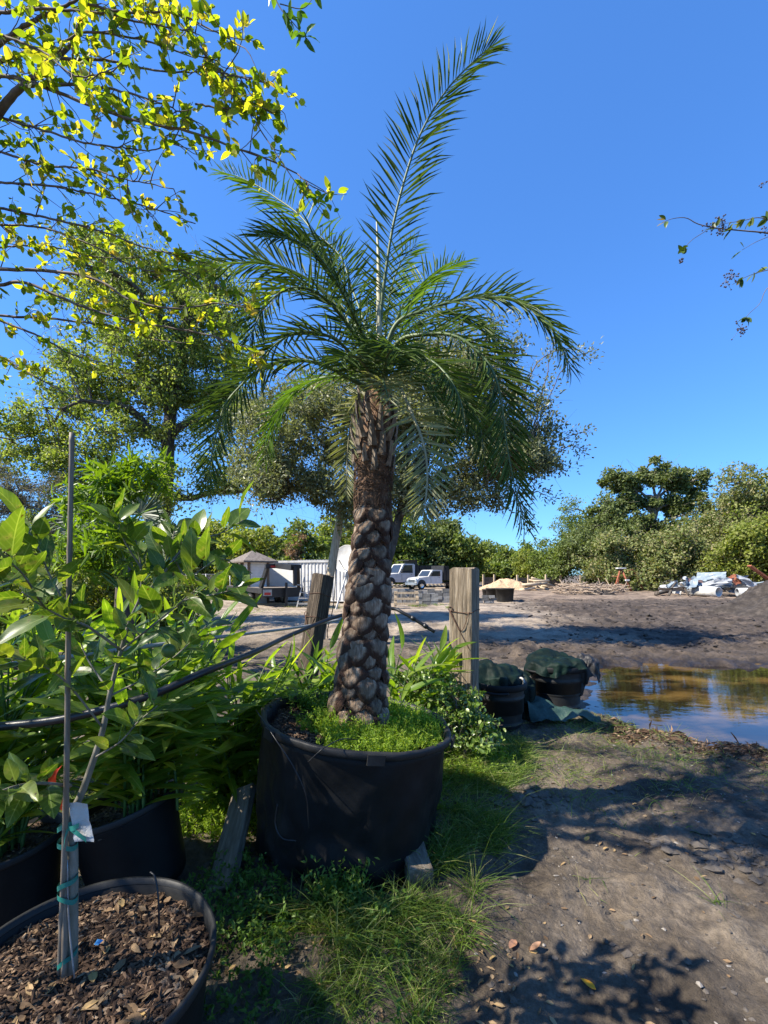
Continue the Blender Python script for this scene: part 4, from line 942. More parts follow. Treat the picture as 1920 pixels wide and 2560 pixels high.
def husk_edge(m):
    """brown fibrous skirt round each cut base, in the base's own coordinates"""
    n, l = m.node_tree.nodes, m.node_tree.links; b = n['Principled BSDF']; src = b.inputs['Base Color'].links[0].from_socket
    tc = n.new('ShaderNodeTexCoord'); mp = n.new('ShaderNodeMapping'); mp.inputs['Scale'].default_value = (1, 1, 0); ln = n.new('ShaderNodeVectorMath'); ln.operation = 'LENGTH'
    l.new(tc.outputs['Object'], mp.inputs[0]); l.new(mp.outputs[0], ln.inputs[0])
    nz_ = tex_noise(n, l, 5, 4, .7); ad = n.new('ShaderNodeMath'); ad.operation = 'MULTIPLY_ADD'; ad.inputs[1].default_value = .30; l.new(nz_.outputs['Fac'], ad.inputs[0]); l.new(ln.outputs['Value'], ad.inputs[2])
    r = ramp(n, [(0, 0, 0), (1, 1, 1)], [.42, .55]); l.new(ad.outputs[0], r.inputs[0])
    mx = n.new('ShaderNodeMix'); mx.data_type = 'RGBA'; l.new(r.outputs[0], mx.inputs['Factor']); l.new(src, mx.inputs['A']); mx.inputs['B'].default_value = (.055, .027, .016, 1); l.new(mx.outputs['Result'], b.inputs['Base Color'])
husk_edge(MAT['boot'])
MAT['stub'] = surf('grey_tan_leaf_stub', [(.10, .075, .05), (.21, .165, .12), (.33, .27, .205)], 9, .85, .5, 20, stretch=(8, 8, 1), objvar=.25, bdist=.006)
n = 44; th = np.linspace(0, 2 * np.pi, n, endpoint=False); ring = []
for i in range(90):
    q = np.stack([np.cos(th) * 4, np.sin(th) * 4, np.full(n, AXr[i, 2] * 16)], -1)
    rr = ARr[i] * (.86 + .07 * fbm(q, 3, 81))
    ring.append(np.stack([AXr[i, 0] + rr * np.cos(th), AXr[i, 1] + rr * np.sin(th), np.full(n, AXr[i, 2])], -1))
ring = np.array(ring); ii, jj = np.meshgrid(np.arange(89), np.arange(n), indexing='ij')
trunk = part('trunk', MB().add(ring.reshape(-1, 3), np.stack([ii * n + jj, ii * n + (jj + 1) % n, (ii + 1) * n + (jj + 1) % n, (ii + 1) * n + jj], -1).reshape(-1, 4)), MAT['trunk_fibre'], palm)
# cut leaf bases: six sculpted shapes, shared
def boot_mesh(seed):
    """a sawn leaf base: shield outline, bulging belly, two or three flat cut faces"""
    rng = np.random.default_rng(seed); nr, na = 9, 22
    u = np.linspace(0, 1, nr); a = np.linspace(0, 2 * np.pi, na, endpoint=False)
    planes = [(rng.uniform(.30, .38), rng.uniform(.5, .95), rng.normal(0, .2)), (rng.uniform(.33, .40), -rng.uniform(.15, .5), rng.uniform(.2, .5)), (rng.uniform(.33, .42), -rng.uniform(.1, .4), -rng.uniform(.2, .5))]
    pts = []
    for r in u:
        for q in a:
            c, s_ = math.cos(q), math.sin(q); k_ = 1 / max(abs(c) + .6 * abs(s_), .5 * abs(c) + abs(s_)) * 1.12      # rounded rhomb
            x = r * c * k_ * .5 * (1 - .18 * max(0, -s_)); y = r * s_ * k_ * .52
            h = (1 - r ** 2.4) * .46
            for (d0, gy, gx) in planes: h = min(h, d0 - gy * y - gx * x)
            h = h * (1 - r ** 7) + .006 * rng.normal()
            pts.append([x, y, max(h, -.1) - (.14 if r == 1 else 0)])
    f = [[i * na + j, (i + 1) * na + j, (i + 1) * na + (j + 1) % na, i * na + (j + 1) % na] for i in range(nr - 1) for j in range(na)]
    me = MB().add(pts, f).mesh('leaf_base', True); me.materials.append(MAT['boot']); return me
BOOTS = [boot_mesh(900 + k) for k in range(8)]
k = 0; rg = np.random.default_rng(77)
zs = Z(1818, D0) - PB[2]; ztop = Z(1262, D0) - PB[2]; row = 0
while zs < ztop:
    py = HORIZON - (zs + PB[2] - CAM_H) * FPX / D0; c, r = axis_at(py); t = (zs + .03) / (ztop + .03)
    nring = 7 if t < .25 else 6; stepz = .086 - .014 * t
    for j in range(nring):
        a = 2 * np.pi * (j + .5 * (row % 2)) / nring + rg.normal(0, .07) + row * .05
        out = np.array([math.cos(a), math.sin(a), .34]); s_ = 1.1 * 2 * np.pi * r / nring * rg.choice([.82, 1.0, 1.08, 1.2, 1.28])
        pos = c + np.array([math.cos(a), math.sin(a), 0]) * r * (.88 + .05 * rg.normal()) + [0, 0, rg.normal(0, .010)]
        o = link('leaf_base', BOOTS[int(rg.integers(8))], None, trunk)
        zax = nrm(out); yax = nrm(np.array([0, 0, 1.0]) - zax * zax[2]); xax = np.cross(yax, zax)
        dep = s_ * rg.uniform(.45, .7) * (1.1 if t < .7 else .9); hy = s_ * rg.uniform(1.02, 1.25)
        M_ = np.stack([xax * s_, yax * hy, zax * dep], 1)
        o.matrix_basis = Matrix([[*M_[0], pos[0]], [*M_[1], pos[1]], [*M_[2], pos[2]], [0, 0, 0, 1]]); k += 1
    zs += stepz; row += 1
# brown hairs between the leaf bases
mb = MB()
for j in range(2600):
    py = rg.uniform(1262, 1812); c, r = axis_at(py); a = rg.uniform(0, 2 * np.pi); L_ = rg.uniform(.02, .06); a2 = a + rg.normal(0, .22)
    p0 = c + np.array([math.cos(a), math.sin(a), 0]) * r * .93; p1 = c + np.array([math.cos(a2), math.sin(a2), 0]) * r * rg.uniform(.98, 1.13) + [0, 0, rg.normal(-.01, .03)]
    mb.tube([p0, (p0 + p1) / 2 + np.array([math.cos(a), math.sin(a), 0]) * .006, p1], rg.uniform(.0007, .0016), 3, False)
part('fibre', mb, MAT['trunk_fibre'], trunk, 'stuff')
# tattered fibre sheath
mb = MB()
for j in range(900):
    py = rg.uniform(1150, 1275); c, r = axis_at(py); a = rg.uniform(0, 2 * np.pi); L_ = rg.uniform(.05, .16)
    p0 = c + np.array([math.cos(a), math.sin(a), 0]) * r * .97; a2 = a + rg.normal(0, .5) * (1 if py < 1235 else .3)
    p1 = c + np.array([math.cos(a2), math.sin(a2), 0]) * r * rg.uniform(.98, 1.1) + [0, 0, rg.normal(0, .035) if py < 1235 else -L_ * rg.uniform(.2, .9)]
    mb.tube([p0, (p0 + p1) / 2 * 1.0 + np.array([math.cos((a + a2) / 2), math.sin((a + a2) / 2), 0]) * .008, p1], rg.uniform(.0008, .0022), 3, False)
part('fibre_sheath', mb, MAT['trunk_fibre'], palm, 'stuff')
# old cut stalks standing round the top of the trunk
for j in range(34):
    lvl = j / 33; py = 1195 - 150 * lvl; c, r = axis_at(py); a = j * 2.39996
    out = np.array([math.cos(a), math.sin(a), 0]); L_ = rg.uniform(.09, .17); w_ = rg.uniform(.026, .042)
    p0 = c + out * r * .9; p1 = p0 + out * rg.uniform(.01, .045) + [0, 0, L_]
    side = np.array([-math.sin(a), math.cos(a), 0]); V = []
    for q, (p, ww, th_) in enumerate(((p0, w_ * 1.5, .016), ((p0 + p1) / 2 + out * .006, w_, .014), (p1, w_ * .72, .009))):
        V.append([p - side * ww / 2, p + out * th_, p + side * ww / 2, p - out * th_ * .6])
    V = np.array(V).reshape(-1, 3); f = [[i * 4 + e, i * 4 + (e + 1) % 4, (i + 1) * 4 + (e + 1) % 4, (i + 1) * 4 + e] for i in range(2) for e in range(4)] + [[8, 9, 10, 11]]
    V[8:] += rg.normal(0, .004, (4, 3))
    part('stalk_stub', MB().add(V, f), MAT['stub'], palm, smooth=False)

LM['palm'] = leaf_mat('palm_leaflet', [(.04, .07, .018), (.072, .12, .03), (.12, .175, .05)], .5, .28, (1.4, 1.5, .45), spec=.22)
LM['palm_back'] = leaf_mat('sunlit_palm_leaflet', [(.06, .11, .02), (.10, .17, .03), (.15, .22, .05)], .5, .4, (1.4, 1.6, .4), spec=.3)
LM['palm_pale'] = leaf_mat('fading_palm_leaflet', [(.17, .19, .09), (.27, .28, .15), (.38, .37, .22)], .5, .3)
MAT['rachis'] = surf('green_frond_rib', [(.06, .10, .03), (.12, .16, .06)], 5, .5, 0)
MAT['rachis_pale'] = surf('pale_frond_rib', [(.22, .21, .11), (.32, .30, .18)], 5, .5, 0)
def frond(pts, n, L, hint, mat, rmat='rachis', r0=.014, seed=0, t0=.10, droop=.12, spread=1.0, label=None, tipang=.45, base=(945, 985, 2.62), wk=1.0):
    rg = np.random.default_rng(1000 + seed)
    w = [P(*base)] + [P(*p) for p in pts]
    path = resample(w, 60) - PB; T = nrm(np.gradient(path, axis=0)); hint = np.asarray(hint, float)
    n = int(n * 1.22); root = link('frond', MB().tube(path, np.interp(np.linspace(0, 1, 60), [0, .08, .3, 1], [r0 * 1.9, r0, r0 * .62, .0022]), 7).mesh('frond'), MAT[rmat], palm)
    if label: root['label'] = label
    mb = MB(); t = np.repeat(np.linspace(t0, .995, n), 2); side = np.tile([1.0, -1.0], n); N = len(t)
    t = np.clip(t + rg.normal(0, .25 / n, N), 0, 1)
    f = t * 59; i = np.minimum(f.astype(int), 58); fr = (f - i)[:, None]
    pos = path[i] * (1 - fr) + path[i + 1] * fr; Tt = T[i]
    Nn = nrm(hint - Tt * (Tt @ hint)[:, None]); S = np.cross(Tt, Nn)
    ang_ = np.interp(t, [0, .15, .6, 1], [1.15, 1.05, .85, tipang]) + rg.normal(0, .06, N)
    el = np.array([.62, -.05, .30])[np.arange(N) // 2 % 3] * np.interp(t, [0, 1], [1, .45]) + rg.normal(0, .07, N)
    d = Tt * np.cos(ang_)[:, None] + S * (side * np.sin(ang_) * spread)[:, None] + Nn * el[:, None]
    d[:, 2] -= droop; d = nrm(d)
    ln = L * np.interp(t, [0, t0, t0 + .12, .45, .8, 1], [.2, .35, .8, 1, .78, .45]) * rg.uniform(.86, 1.1, N)
    up_ = nrm(Nn + .5 * rg.normal(size=(N, 3)) - .3 * side[:, None] * S)
    mb.leaves(pos, d, up_, ln, np.clip(ln * .046, .0045, .0135) * wk, T_LANCE)
    part('leaflets', mb, LM[mat], root, 'stuff', smooth=False)
    return root
FR = [
    dict(pts=[(951, 800, 2.62), (963, 690, 2.58), (983, 564, 2.54), (1017, 431, 2.5), (1056, 325, 2.46), (1116, 226, 2.42), (1190, 148, 2.4), (1228, 118, 2.38)], n=66, L=.27, hint=(-.1, -1, .15), mat='palm', droop=.02, spread=1.0),
    dict(pts=[(915, 860, 2.5), (884, 789, 2.35), (844, 710, 2.2), (795, 640, 2.05), (735, 600, 1.9), (660, 590, 1.8)], n=62, L=.27, hint=(.2, -.8, .6), mat='palm'),
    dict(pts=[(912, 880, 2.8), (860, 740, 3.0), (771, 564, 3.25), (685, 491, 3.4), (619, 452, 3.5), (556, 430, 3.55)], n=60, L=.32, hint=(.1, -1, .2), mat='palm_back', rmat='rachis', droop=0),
    dict(pts=[(900, 860, 2.6), (815, 735, 2.58), (718, 672, 2.55), (619, 657, 2.5), (499, 672, 2.45), (420, 720, 2.4)], n=66, L=.29, hint=(.1, -.85, .5), mat='palm'),
    dict(pts=[(877, 948, 2.55), (798, 909, 2.45), (718, 902, 2.4), (652, 922, 2.35), (599, 968, 2.3), (559, 1021, 2.28), (533, 1121, 2.25), (519, 1215, 2.25)], n=70, L=.28, hint=(0, -.7, .7), mat='palm'),
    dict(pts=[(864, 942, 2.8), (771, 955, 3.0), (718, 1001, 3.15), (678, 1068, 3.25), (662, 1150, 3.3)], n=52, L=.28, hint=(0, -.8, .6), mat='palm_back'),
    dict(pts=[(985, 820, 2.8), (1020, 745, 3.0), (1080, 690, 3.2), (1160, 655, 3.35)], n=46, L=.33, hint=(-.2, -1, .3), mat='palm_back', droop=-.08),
    dict(pts=[(983, 822, 2.55), (1063, 776, 2.5), (1162, 747, 2.45), (1229, 743, 2.42), (1295, 756, 2.4), (1355, 796, 2.4), (1396, 849, 2.4), (1428, 925, 2.4)], n=72, L=.25, hint=(0, -.75, .65), mat='palm'),
    dict(pts=[(990, 862, 2.5), (1063, 836, 2.35), (1142, 842, 2.25), (1209, 895, 2.2), (1242, 955, 2.15), (1258, 1041, 2.15), (1268, 1121, 2.15), (1288, 1220, 2.15), (1312, 1315, 2.15)], n=84, L=.27, hint=(.15, -.7, .7), mat='palm'),
    dict(pts=[(1016, 930, 2.55), (1096, 945, 2.5), (1162, 1001, 2.48), (1198, 1060, 2.45), (1212, 1160, 2.45)], n=58, L=.27, hint=(.1, -.6, .8), mat='palm'),
    dict(pts=[(985, 950, 2.4), (1008, 985, 2.2), (1032, 1040, 2.1), (1056, 1101, 2.05), (1068, 1174, 2.02), (1064, 1250, 2.0), (1056, 1285, 2.0)], n=52, L=.20, hint=(.15, -1, .1), mat='palm_pale', rmat='rachis_pale', droop=.05, spread=1.25, wk=1.5, label='pale fading frond hanging in front of the trunk', base=(960, 1000, 2.5)),
    dict(pts=[(960, 930, 2.35), (968, 890, 2.1), (985, 870, 1.85), (1005, 880, 1.7)], n=50, L=.24, hint=(.1, -.3, 1), mat='palm'),
    dict(pts=[(925, 935, 2.4), (905, 905, 2.15), (880, 890, 1.9), (845, 900, 1.75)], n=50, L=.24, hint=(-.1, -.3, 1), mat='palm'),
    dict(pts=[(900, 985, 2.75), (878, 1060, 2.85), (868, 1140, 2.88), (866, 1235, 2.88)], n=48, L=.19, hint=(-.3, -1, .1), mat='palm_pale', rmat='rachis_pale', droop=0, spread=1.3, wk=1.5, label='withered frond hanging down behind the trunk', base=(925, 1000, 2.72)),
    dict(pts=[(893, 850, 2.5), (810, 745, 2.3), (730, 720, 2.15), (660, 770, 2.05), (625, 850, 2.0)], n=58, L=.25, hint=(0, -.6, .8), mat='palm'),
    dict(pts=[(1000, 850, 2.75), (1080, 790, 2.95), (1160, 790, 3.05), (1230, 840, 3.1), (1280, 930, 3.15)], n=58, L=.28, hint=(0, -.7, .7), mat='palm'),
    dict(pts=[(1003, 930, 2.8), (1080, 980, 2.95), (1110, 1080, 3.05), (1108, 1190, 3.1)], n=48, L=.28, hint=(.1, -.8, .5), mat='palm'),
    dict(pts=[(920, 840, 2.75), (880, 720, 2.95), (850, 640, 3.05), (800, 590, 3.15)], n=46, L=.30, hint=(.1, -1, .3), mat='palm'),
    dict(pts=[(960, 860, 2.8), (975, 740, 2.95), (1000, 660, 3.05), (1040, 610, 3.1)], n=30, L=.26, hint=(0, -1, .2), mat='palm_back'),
    dict(pts=[(985, 900, 2.45), (1050, 890, 2.25), (1110, 930, 2.1), (1150, 1000, 2.05), (1165, 1090, 2.02)], n=58, L=.24, hint=(.1, -.5, .85), mat='palm'),
    dict(pts=[(905, 920, 2.5), (840, 850, 2.3), (760, 830, 2.2), (690, 860, 2.12), (640, 930, 2.1)], n=58, L=.24, hint=(0, -.5, .85), mat='palm'),
    dict(pts=[(955, 950, 2.3), (960, 960, 2.0), (972, 1000, 1.85)], n=30, L=.17, hint=(0, -.2, 1), mat='palm_pale'),
]
for k, q in enumerate(FR): frond(seed=k, **q)
# folded new spear
mb = MB().tube(resample([P(947, 960, 2.62) - PB, P(948, 760, 2.62) - PB, P(946, 640, 2.62) - PB, P(941, 548, 2.62) - PB], 14), np.interp(np.linspace(0, 1, 14), [0, .4, 1], [.02, .017, .003]), 7)
part('spear_leaf', mb, surf('cream_spear_leaf', [(.35, .33, .2), (.5, .47, .33)], 6, .6, .1), palm, label='unopened cream coloured spear leaf')
# ------------------------------------------------------------------ posts, pipes, bins
MAT['post_grey'] = surf('weathered_grey_post', [(.06, .045, .03), (.20, .155, .105), (.40, .33, .245)], 8, .9, 1.0, 10, stretch=(.5, 9, 9), bdist=.016, pos=[.28, .5, .72])
MAT['post_dark'] = surf('dark_rotten_post', [(.018, .014, .010), (.07, .052, .036), (.22, .175, .125)], 8, .95, 1.0, 10, stretch=(.5, 9, 9), bdist=.018, pos=[.3, .52, .75])
def post(lab, a, b, w_, nface, m, seed, wires):
    """square timber post from a to b; nface = the way its front looks"""
    a = np.asarray(a); b = np.asarray(b); L_ = float(np.linalg.norm(b - a)); n = 64; seg = 46
    root = thing('wooden_post', lab, 'post', tuple(a), 'weathered fence posts beside the tub')
    ax = (b - a) / L_; f = nrm(np.asarray(nface) - ax * np.dot(nface, ax)); s_ = np.cross(ax, f)
    t = np.linspace(0, 2 * np.pi, n, endpoint=False); cu = np.clip(np.cos(t) * 1.38, -1, 1); cv = np.clip(np.sin(t) * 1.38, -1, 1); V = []
    for k in range(seg):
        h = k / (seg - 1); q = np.stack([cu * 6, cv * 6, np.full(n, h * L_ * 1.6)], -1)
        crack = np.exp(-((fbm(q * [1.6, 1.6, .35], 2, seed) - .05) / .06) ** 2)
        r = w_ / 2 * (1 + .03 * vnoise(q * [2.2, 2.2, .5], seed + 1) - .07 * crack + .015 * vnoise(q * [5, 5, .6], seed + 2))
        zz_ = h * L_ + (h > .97) * (.012 * vnoise(np.stack([cu * 3, cv * 3], -1), seed + 3))
        V.append((ax[None] * np.broadcast_to(zz_, (n,))[:, None] + s_[None] * (cu * r)[:, None] + f[None] * (cv * r)[:, None]))
    V = np.array(V); mb = MB().grid(np.concatenate([V, V[:, :1]], 1))
    top = V[-1]; mb.add(np.concatenate([top, [top.mean(0) + ax * .006]]), np.array([[i, (i + 1) % n, n] for i in range(n)]))
    # build in a frame whose x runs up the post, so that the grain follows it
    sh = part('shaft', mb, m, root)
    me = sh.data; co = np.empty(len(me.vertices) * 3, np.float32); me.vertices.foreach_get('co', co); co = co.reshape(-1, 3).astype(float)
    B = np.stack([ax, s_, f], 1); me.vertices.foreach_set('co', (co @ B).astype(np.float32).ravel()); me.update()
    sh.matrix_basis = Matrix(np.vstack([np.hstack([B, [[0], [0], [0]]]), [0, 0, 0, 1]]).tolist())
    for hh, sag in wires:
        t = np.linspace(0, 2 * np.pi, 40); R_ = w_ / 2 * 1.04
        p = ax * hh * 1.0 + s_[None] * (np.clip(np.cos(t) * 1.38, -1, 1) * R_)[:, None] + f[None] * (np.clip(np.sin(t) * 1.38, -1, 1) * R_)[:, None] + ax[None] * (.012 * np.sin(t * 2 + seed))[:, None]
        mb = MB().tube(p, .0035, 5, False)
        if sag:
            c0 = ax * hh + f * R_ * 1.02 - s_ * R_ * .85; c1 = ax * (hh - sag) + f * R_ * 1.06 + s_ * R_ * .1; c2 = ax * hh + f * R_ * 1.02 + s_ * R_ * .75
            mb.tube(resample([c0, c1, c2], 18), .0035, 5); mb.tube(resample([c0 - s_ * .01, c1 - ax * .12 + s_ * .05, c1 - ax * .16 + s_ * .075], 12), .003, 5)
            tt_ = np.linspace(0, 2 * np.pi, 14); mb.tube(c0 + ax * .02 + (np.cos(tt_)[:, None] * s_ + np.sin(tt_)[:, None] * ax) * .02, .004, 5, False)
        part('wire', mb, MAT['wire'], root)
    return root
Dp = 4.05
post('thick grey weathered post with a wire loop between the tub and the bins', (X(1160, Dp), Dp, -.05), (X(1162, Dp), Dp, Z(1421, Dp)), .215, (-.50, -.86, 0), MAT['post_grey'], 21, ((1.27, .17),))
Dp = 4.5
post('dark leaning weathered post left of the palm trunk', (X(745, Dp), Dp, -.05), (X(807, Dp), Dp + .05, Z(1437, Dp)), .165, (-.62, -.78, 0), MAT['post_dark'], 25, ((1.42, 0), (1.18, .12)))

def pipe(name, lab, pts, r, m, n=60, cat='pipe', clips=()):
    p = resample([P(*q) for q in pts], n); root = thing(name, lab, cat, tuple(p[0]))
    part('tube', MB().tube(p - p[0], r, 10), m, root)
    for t in clips:
        i = int(t * (n - 1)); d = nrm(p[min(i + 1, n - 1)] - p[i - 1]); part('clip', MB().tube([p[i] - p[0] - d * .02, p[i] - p[0] + d * .02], r * 1.35, 10), MAT['pipe'], root)
    return root
pipe('irrigation_pipe', 'black irrigation pipe sloping through the leaves and past the trunk', [(-60, 1822, 1.72), (160, 1797, 1.75), (366, 1742, 1.82), (504, 1683, 1.98), (637, 1630, 2.6), (733, 1585, 3.35), (854, 1538, 4.1), (969, 1521, 4.25), (1013, 1535, 4.2), (1087, 1580, 4.15)], .017, MAT['pipe'], 90, clips=(.72, .93, .97))
pipe('conduit_pipe', 'thin pale grey pipe running behind the ginger leaves to the post', [(-60, 1672, 1.95), (229, 1634, 2.05), (458, 1604, 2.3), (620, 1584, 2.95), (760, 1566, 3.95), (850, 1549, 4.25)], .011, MAT['pvc'], 40)

def bin_(lab, loc, r, h, rz):
    root = thing('trash_bin', lab, 'trash bin', loc, 'black plastic bins wrapped in green tarp', rz)
    pr = [(.001, .015), (r * .8, .01), (r * .82, .03)]
    for z in np.linspace(.05, h - .06, 28):
        t = z / h; rr = r * (.82 + .16 * t); rib = .010 if abs((t * 3.6) % 1 - .5) < .09 else 0
        pr.append((rr + rib, z))
    def df(v):
        a = np.arctan2(v[:, 1], v[:, 0]); o = v.copy(); s_ = 1 + .015 * np.sin(a * 2 + 1) * (v[:, 2] / h) + .008 * vnoise(np.stack([np.cos(a) * 3, np.sin(a) * 3, v[:, 2] * 4], -1), 3)
        o[:, 0] *= s_; o[:, 1] *= s_; return o
    part('body', MB().lathe(pr + [(r * .94, h - .06), (r * .93, h - .3), (.001, h - .3)], 64, df), MAT['plastic2'], root)
    part('rim', MB().lathe([(r * .96, h - .07), (r * 1.05, h - .065), (r * 1.07, h - .05), (r * 1.07, h - .012), (r * 1.04, h), (r * .97, h - .005), (r * .95, h - .05)], 64, df), MAT['plastic'], root)
    for s_ in (-1, 1):
        t = np.linspace(-1, 1, 14); p = np.stack([s_ * (r * 1.05 + .055 * (1 - t ** 2)), .12 * t, h - .07 + 0 * t], -1); part('handle', MB().tube(p, .014, 7), MAT['plastic'], root)
    return root
def tarp(name, lab, c, r, h, cover, seed, m, lobes=9, hang=.3, squash=(1, 1), cat='tarp', skew=(0, 0)):
    """cloth thrown over a round bin: domed top, folded skirt of uneven length"""
    nu, na = 34, 110; u = np.linspace(0, 1, nu); a = np.linspace(0, 2 * np.pi, na); U, A = np.meshgrid(u, a, indexing='ij')
    ca = np.stack([np.cos(A), np.sin(A)], -1); top = np.clip(U / .55, 0, 1); sk = np.clip((U - .55) / .45, 0, 1)
    ln = hang * (1 + .55 * fbm(ca * 1.4, 3, seed)); ln = np.maximum(.03, ln * (1 + cover * (np.cos(A - seed))))
    fold = np.sin(A * lobes + 2.5 * fbm(ca * 1.1, 2, seed + 1) + 1.2 * sk) + .5 * np.sin(A * lobes * 2.3 + seed)
    rad = r * (top ** .8 * 1.06 + .10 * sk + .055 * fold * sk + .03 * fold * top ** 3)
    z = h + .08 * (1 - top ** 2) + .04 * fbm(np.concatenate([ca * (U * 2.4)[..., None], U[..., None] * 0], -1), 4, seed + 2) * (1 - sk) - ln * sk ** 1.1 + .02
    x = rad * np.cos(A) * squash[0] + skew[0] * (1 - top); y = rad * np.sin(A) * squash[1] + skew[1] * (1 - top)
    rough_ = .012 * fbm(np.stack([x, y, z], -1) * 9, 3, seed + 5) - .022 * (1 - np.abs(fbm(np.stack([x, y, z], -1) * [5, 3, 2.5], 3, seed + 6))) ** 4; x = x + rough_ * np.cos(A); y = y + rough_ * np.sin(A); z = z + rough_ * (1 - sk)
    o = part(name, MB().grid(np.stack([x, y, z], -1)), m, None); o.location = c; tag(o, lab, cat); return o
c1 = (X(1248, 4.5), 4.5, 0); c2 = (X(1391, 5.12), 5.12, -.01)
bin_('black plastic bin next to the grey post, half under a green tarp', c1, .26, Z(1706, 4.5) + .03, 1.2)
bin_('ribbed black plastic bin standing at the edge of the puddle', c2, .295, .535, .2)
tarp('tarpaulin', 'dark green tarp heaped on the bin next to the grey post', (c1[0] - .06, c1[1] + .1, 0), .275, Z(1690, 4.5), .6, 4, MAT['tarp'], 7, .09, (1.1, 1.0))
tarp('tarpaulin', 'dark green tarp draped over the bin by the puddle', (c2[0] - .02, c2[1], 0), .30, .545, .8, 3, MAT['tarp'], 8, .09)
tarp('tarpaulin', 'green tarp bunched up between the two bins', (X(1300, 4.9), 4.92, 0), .22, .34, .3, 7, MAT['tarp'], 6, .40, (.7, 1.0))
tarp('black_cloth', 'black cloth hanging over the rim of the bin by the puddle', (c2[0] + .32, c2[1] - .06, 0), .13, .53, .2, 9, MAT['black_cloth'], 5, .24, (1.0, 1.2), 'cloth')
gx = G(1385, 1806); nu = 40; U, V_ = np.meshgrid(np.linspace(0, 1, nu), np.linspace(-.5, .5, 16), indexing='ij')
q = np.stack([U * 3, V_ * 2], -1)
sc_ = np.stack([-.28 + .72 * U, V_ * (.34 - .22 * U) - .06 * U, .05 + .2 * (1 - U) * (.5 + V_) + .05 * fbm(q * 1.6, 3, 55) + .02], -1)
o = part('tarp_scrap', MB().grid(sc_), surf('pale_green_tarp', [(.010, .028, .022), (.024, .055, .045), (.06, .10, .085)], 5, .55, .5, 24), None); o.location = (gx[0], gx[1], 0); tag(o, 'faded green tarp end trailing on the ground before the bins', 'tarp')
tx = MB().tube(resample([P(1292, 1703, 4.42), P(1302, 1695, 4.4), P(1310, 1704, 4.38), P(1306, 1722, 4.38), P(1298, 1716, 4.4)], 24), .011, 6)
o = part('rope', tx, surf('pale_rope', [(.35, .33, .29), (.5, .48, .43)], 30, .8, .2), None); tag(o, 'pale rope loop tied at the rim of the bin next to the post', 'rope')

# ------------------------------------------------------------------ potted plants on the left
def nursery_pot(lab, c, r, h, tilt, soil=True, name='nursery_pot', fill=.06, nchips=2500):
    root = thing(name, lab, 'plant pot', c, 'black nursery pots among the plants'); M_ = tilt
    def df(v):
        a = np.arctan2(v[:, 1], v[:, 0]); o = v.copy(); s_ = 1 + .012 * np.sin(a * 2 + r * 9) + .006 * fbm(np.stack([np.cos(a) * 3, np.sin(a) * 3, v[:, 2] * 5], -1), 2, 6); o[:, 0] *= s_; o[:, 1] *= s_; return o
    w_ = part('wall', MB().lathe([(.001, .004), (r * .84, 0), (r * .86, .02)] + [(r * (.86 + .125 * t), h * t) for t in np.linspace(.05, .955, 16)] + [(r * .97, h * .95), (r * .93, h * .6)], 90, df), MAT['plastic'], root); w_.matrix_basis = M_
    rm = part('rim', MB().lathe([(r * .97, h - .03), (r * 1.012, h - .032), (r * 1.02, h - .026), (r * 1.02, h - .006), (r * 1.01, h), (r * .985, h - .002), (r * .97, h - .02)], 90, df), MAT['plastic2'], root); rm.matrix_basis = M_
    hf = lambda x, y: h - fill + .012 * fbm(np.stack([x, y], -1) * 6, 4, 8)
    U, A = np.meshgrid(np.linspace(0, 1, 24), np.linspace(0, 2 * np.pi, 80), indexing='ij'); x, y = U * np.cos(A) * r * .965, U * np.sin(A) * r * .965
    s_ = part('soil', MB().grid(np.stack([x, y, hf(x, y)], -1)), MAT['soil'], root); s_.matrix_basis = M_
    if nchips:
        c_ = part('bark_chips', chips(nchips, r * .94, hf, .020, .008, RNG), LM['chip'], root, 'stuff', smooth=False); c_.matrix_basis = M_
    return root
FPC = (-.86, 1.25, 0.0)
nursery_pot('big black nursery pot of bark mulch nearest to the viewer', FPC, .345, .455, Matrix.Rotation(R(1.5), 4, 'Y'), nchips=5200, fill=.05)
nursery_pot('tilted black nursery pot of ginger between the citrus pot and the plank', (-1.22, 2.22, 0), .245, .42, Matrix.Rotation(R(-14), 4, 'Y'), nchips=800)
nursery_pot('black nursery pot of ginger at the picture edge behind the citrus pot', (-1.72, 1.98, 0), .25, .36, Matrix.Rotation(R(-4), 4, 'Y'), nchips=500)
# dead leaves on the mulch
LM['litter'] = leaf_mat('dry_fallen_leaf', [(.10, .06, .03), (.20, .13, .07), (.32, .22, .12), (.38, .25, .09)], .8, .15, (1.2, 1, .6))
n_ = 95; r = .31 * np.sqrt(RNG.uniform(0, 1, n_)); a = RNG.uniform(0, 2 * np.pi, n_)
pp = np.stack([FPC[0] + r * np.cos(a), FPC[1] + r * np.sin(a), np.full(n_, .412) + RNG.uniform(0, .012, n_)], -1)
o = part('leaf_litter', MB().leaves(pp, nrm(np.stack([RNG.normal(size=n_), RNG.normal(size=n_), RNG.normal(0, .2, n_)], -1)), nrm(np.stack([RNG.normal(0, .4, n_), RNG.normal(0, .4, n_), np.ones(n_)], -1)), RNG.uniform(.025, .06, n_), RNG.uniform(.012, .028, n_), T_OVAL), LM['litter'], None, 'stuff', smooth=False); tag(o, 'dry brown leaves scattered over the mulch of the citrus pot', 'leaf litter')
o = part('plastic_scrap', MB().box((0, 0, 0), (.016, .02, .003), jit=.002), surf('blue_plastic', [(.08, .3, .6), (.12, .4, .7)], 3, .4, 0), None, smooth=False); o.location = tuple(P(245, 2356, 1.33)); tag(o, 'tiny blue plastic scrap on the bark mulch', 'scrap')

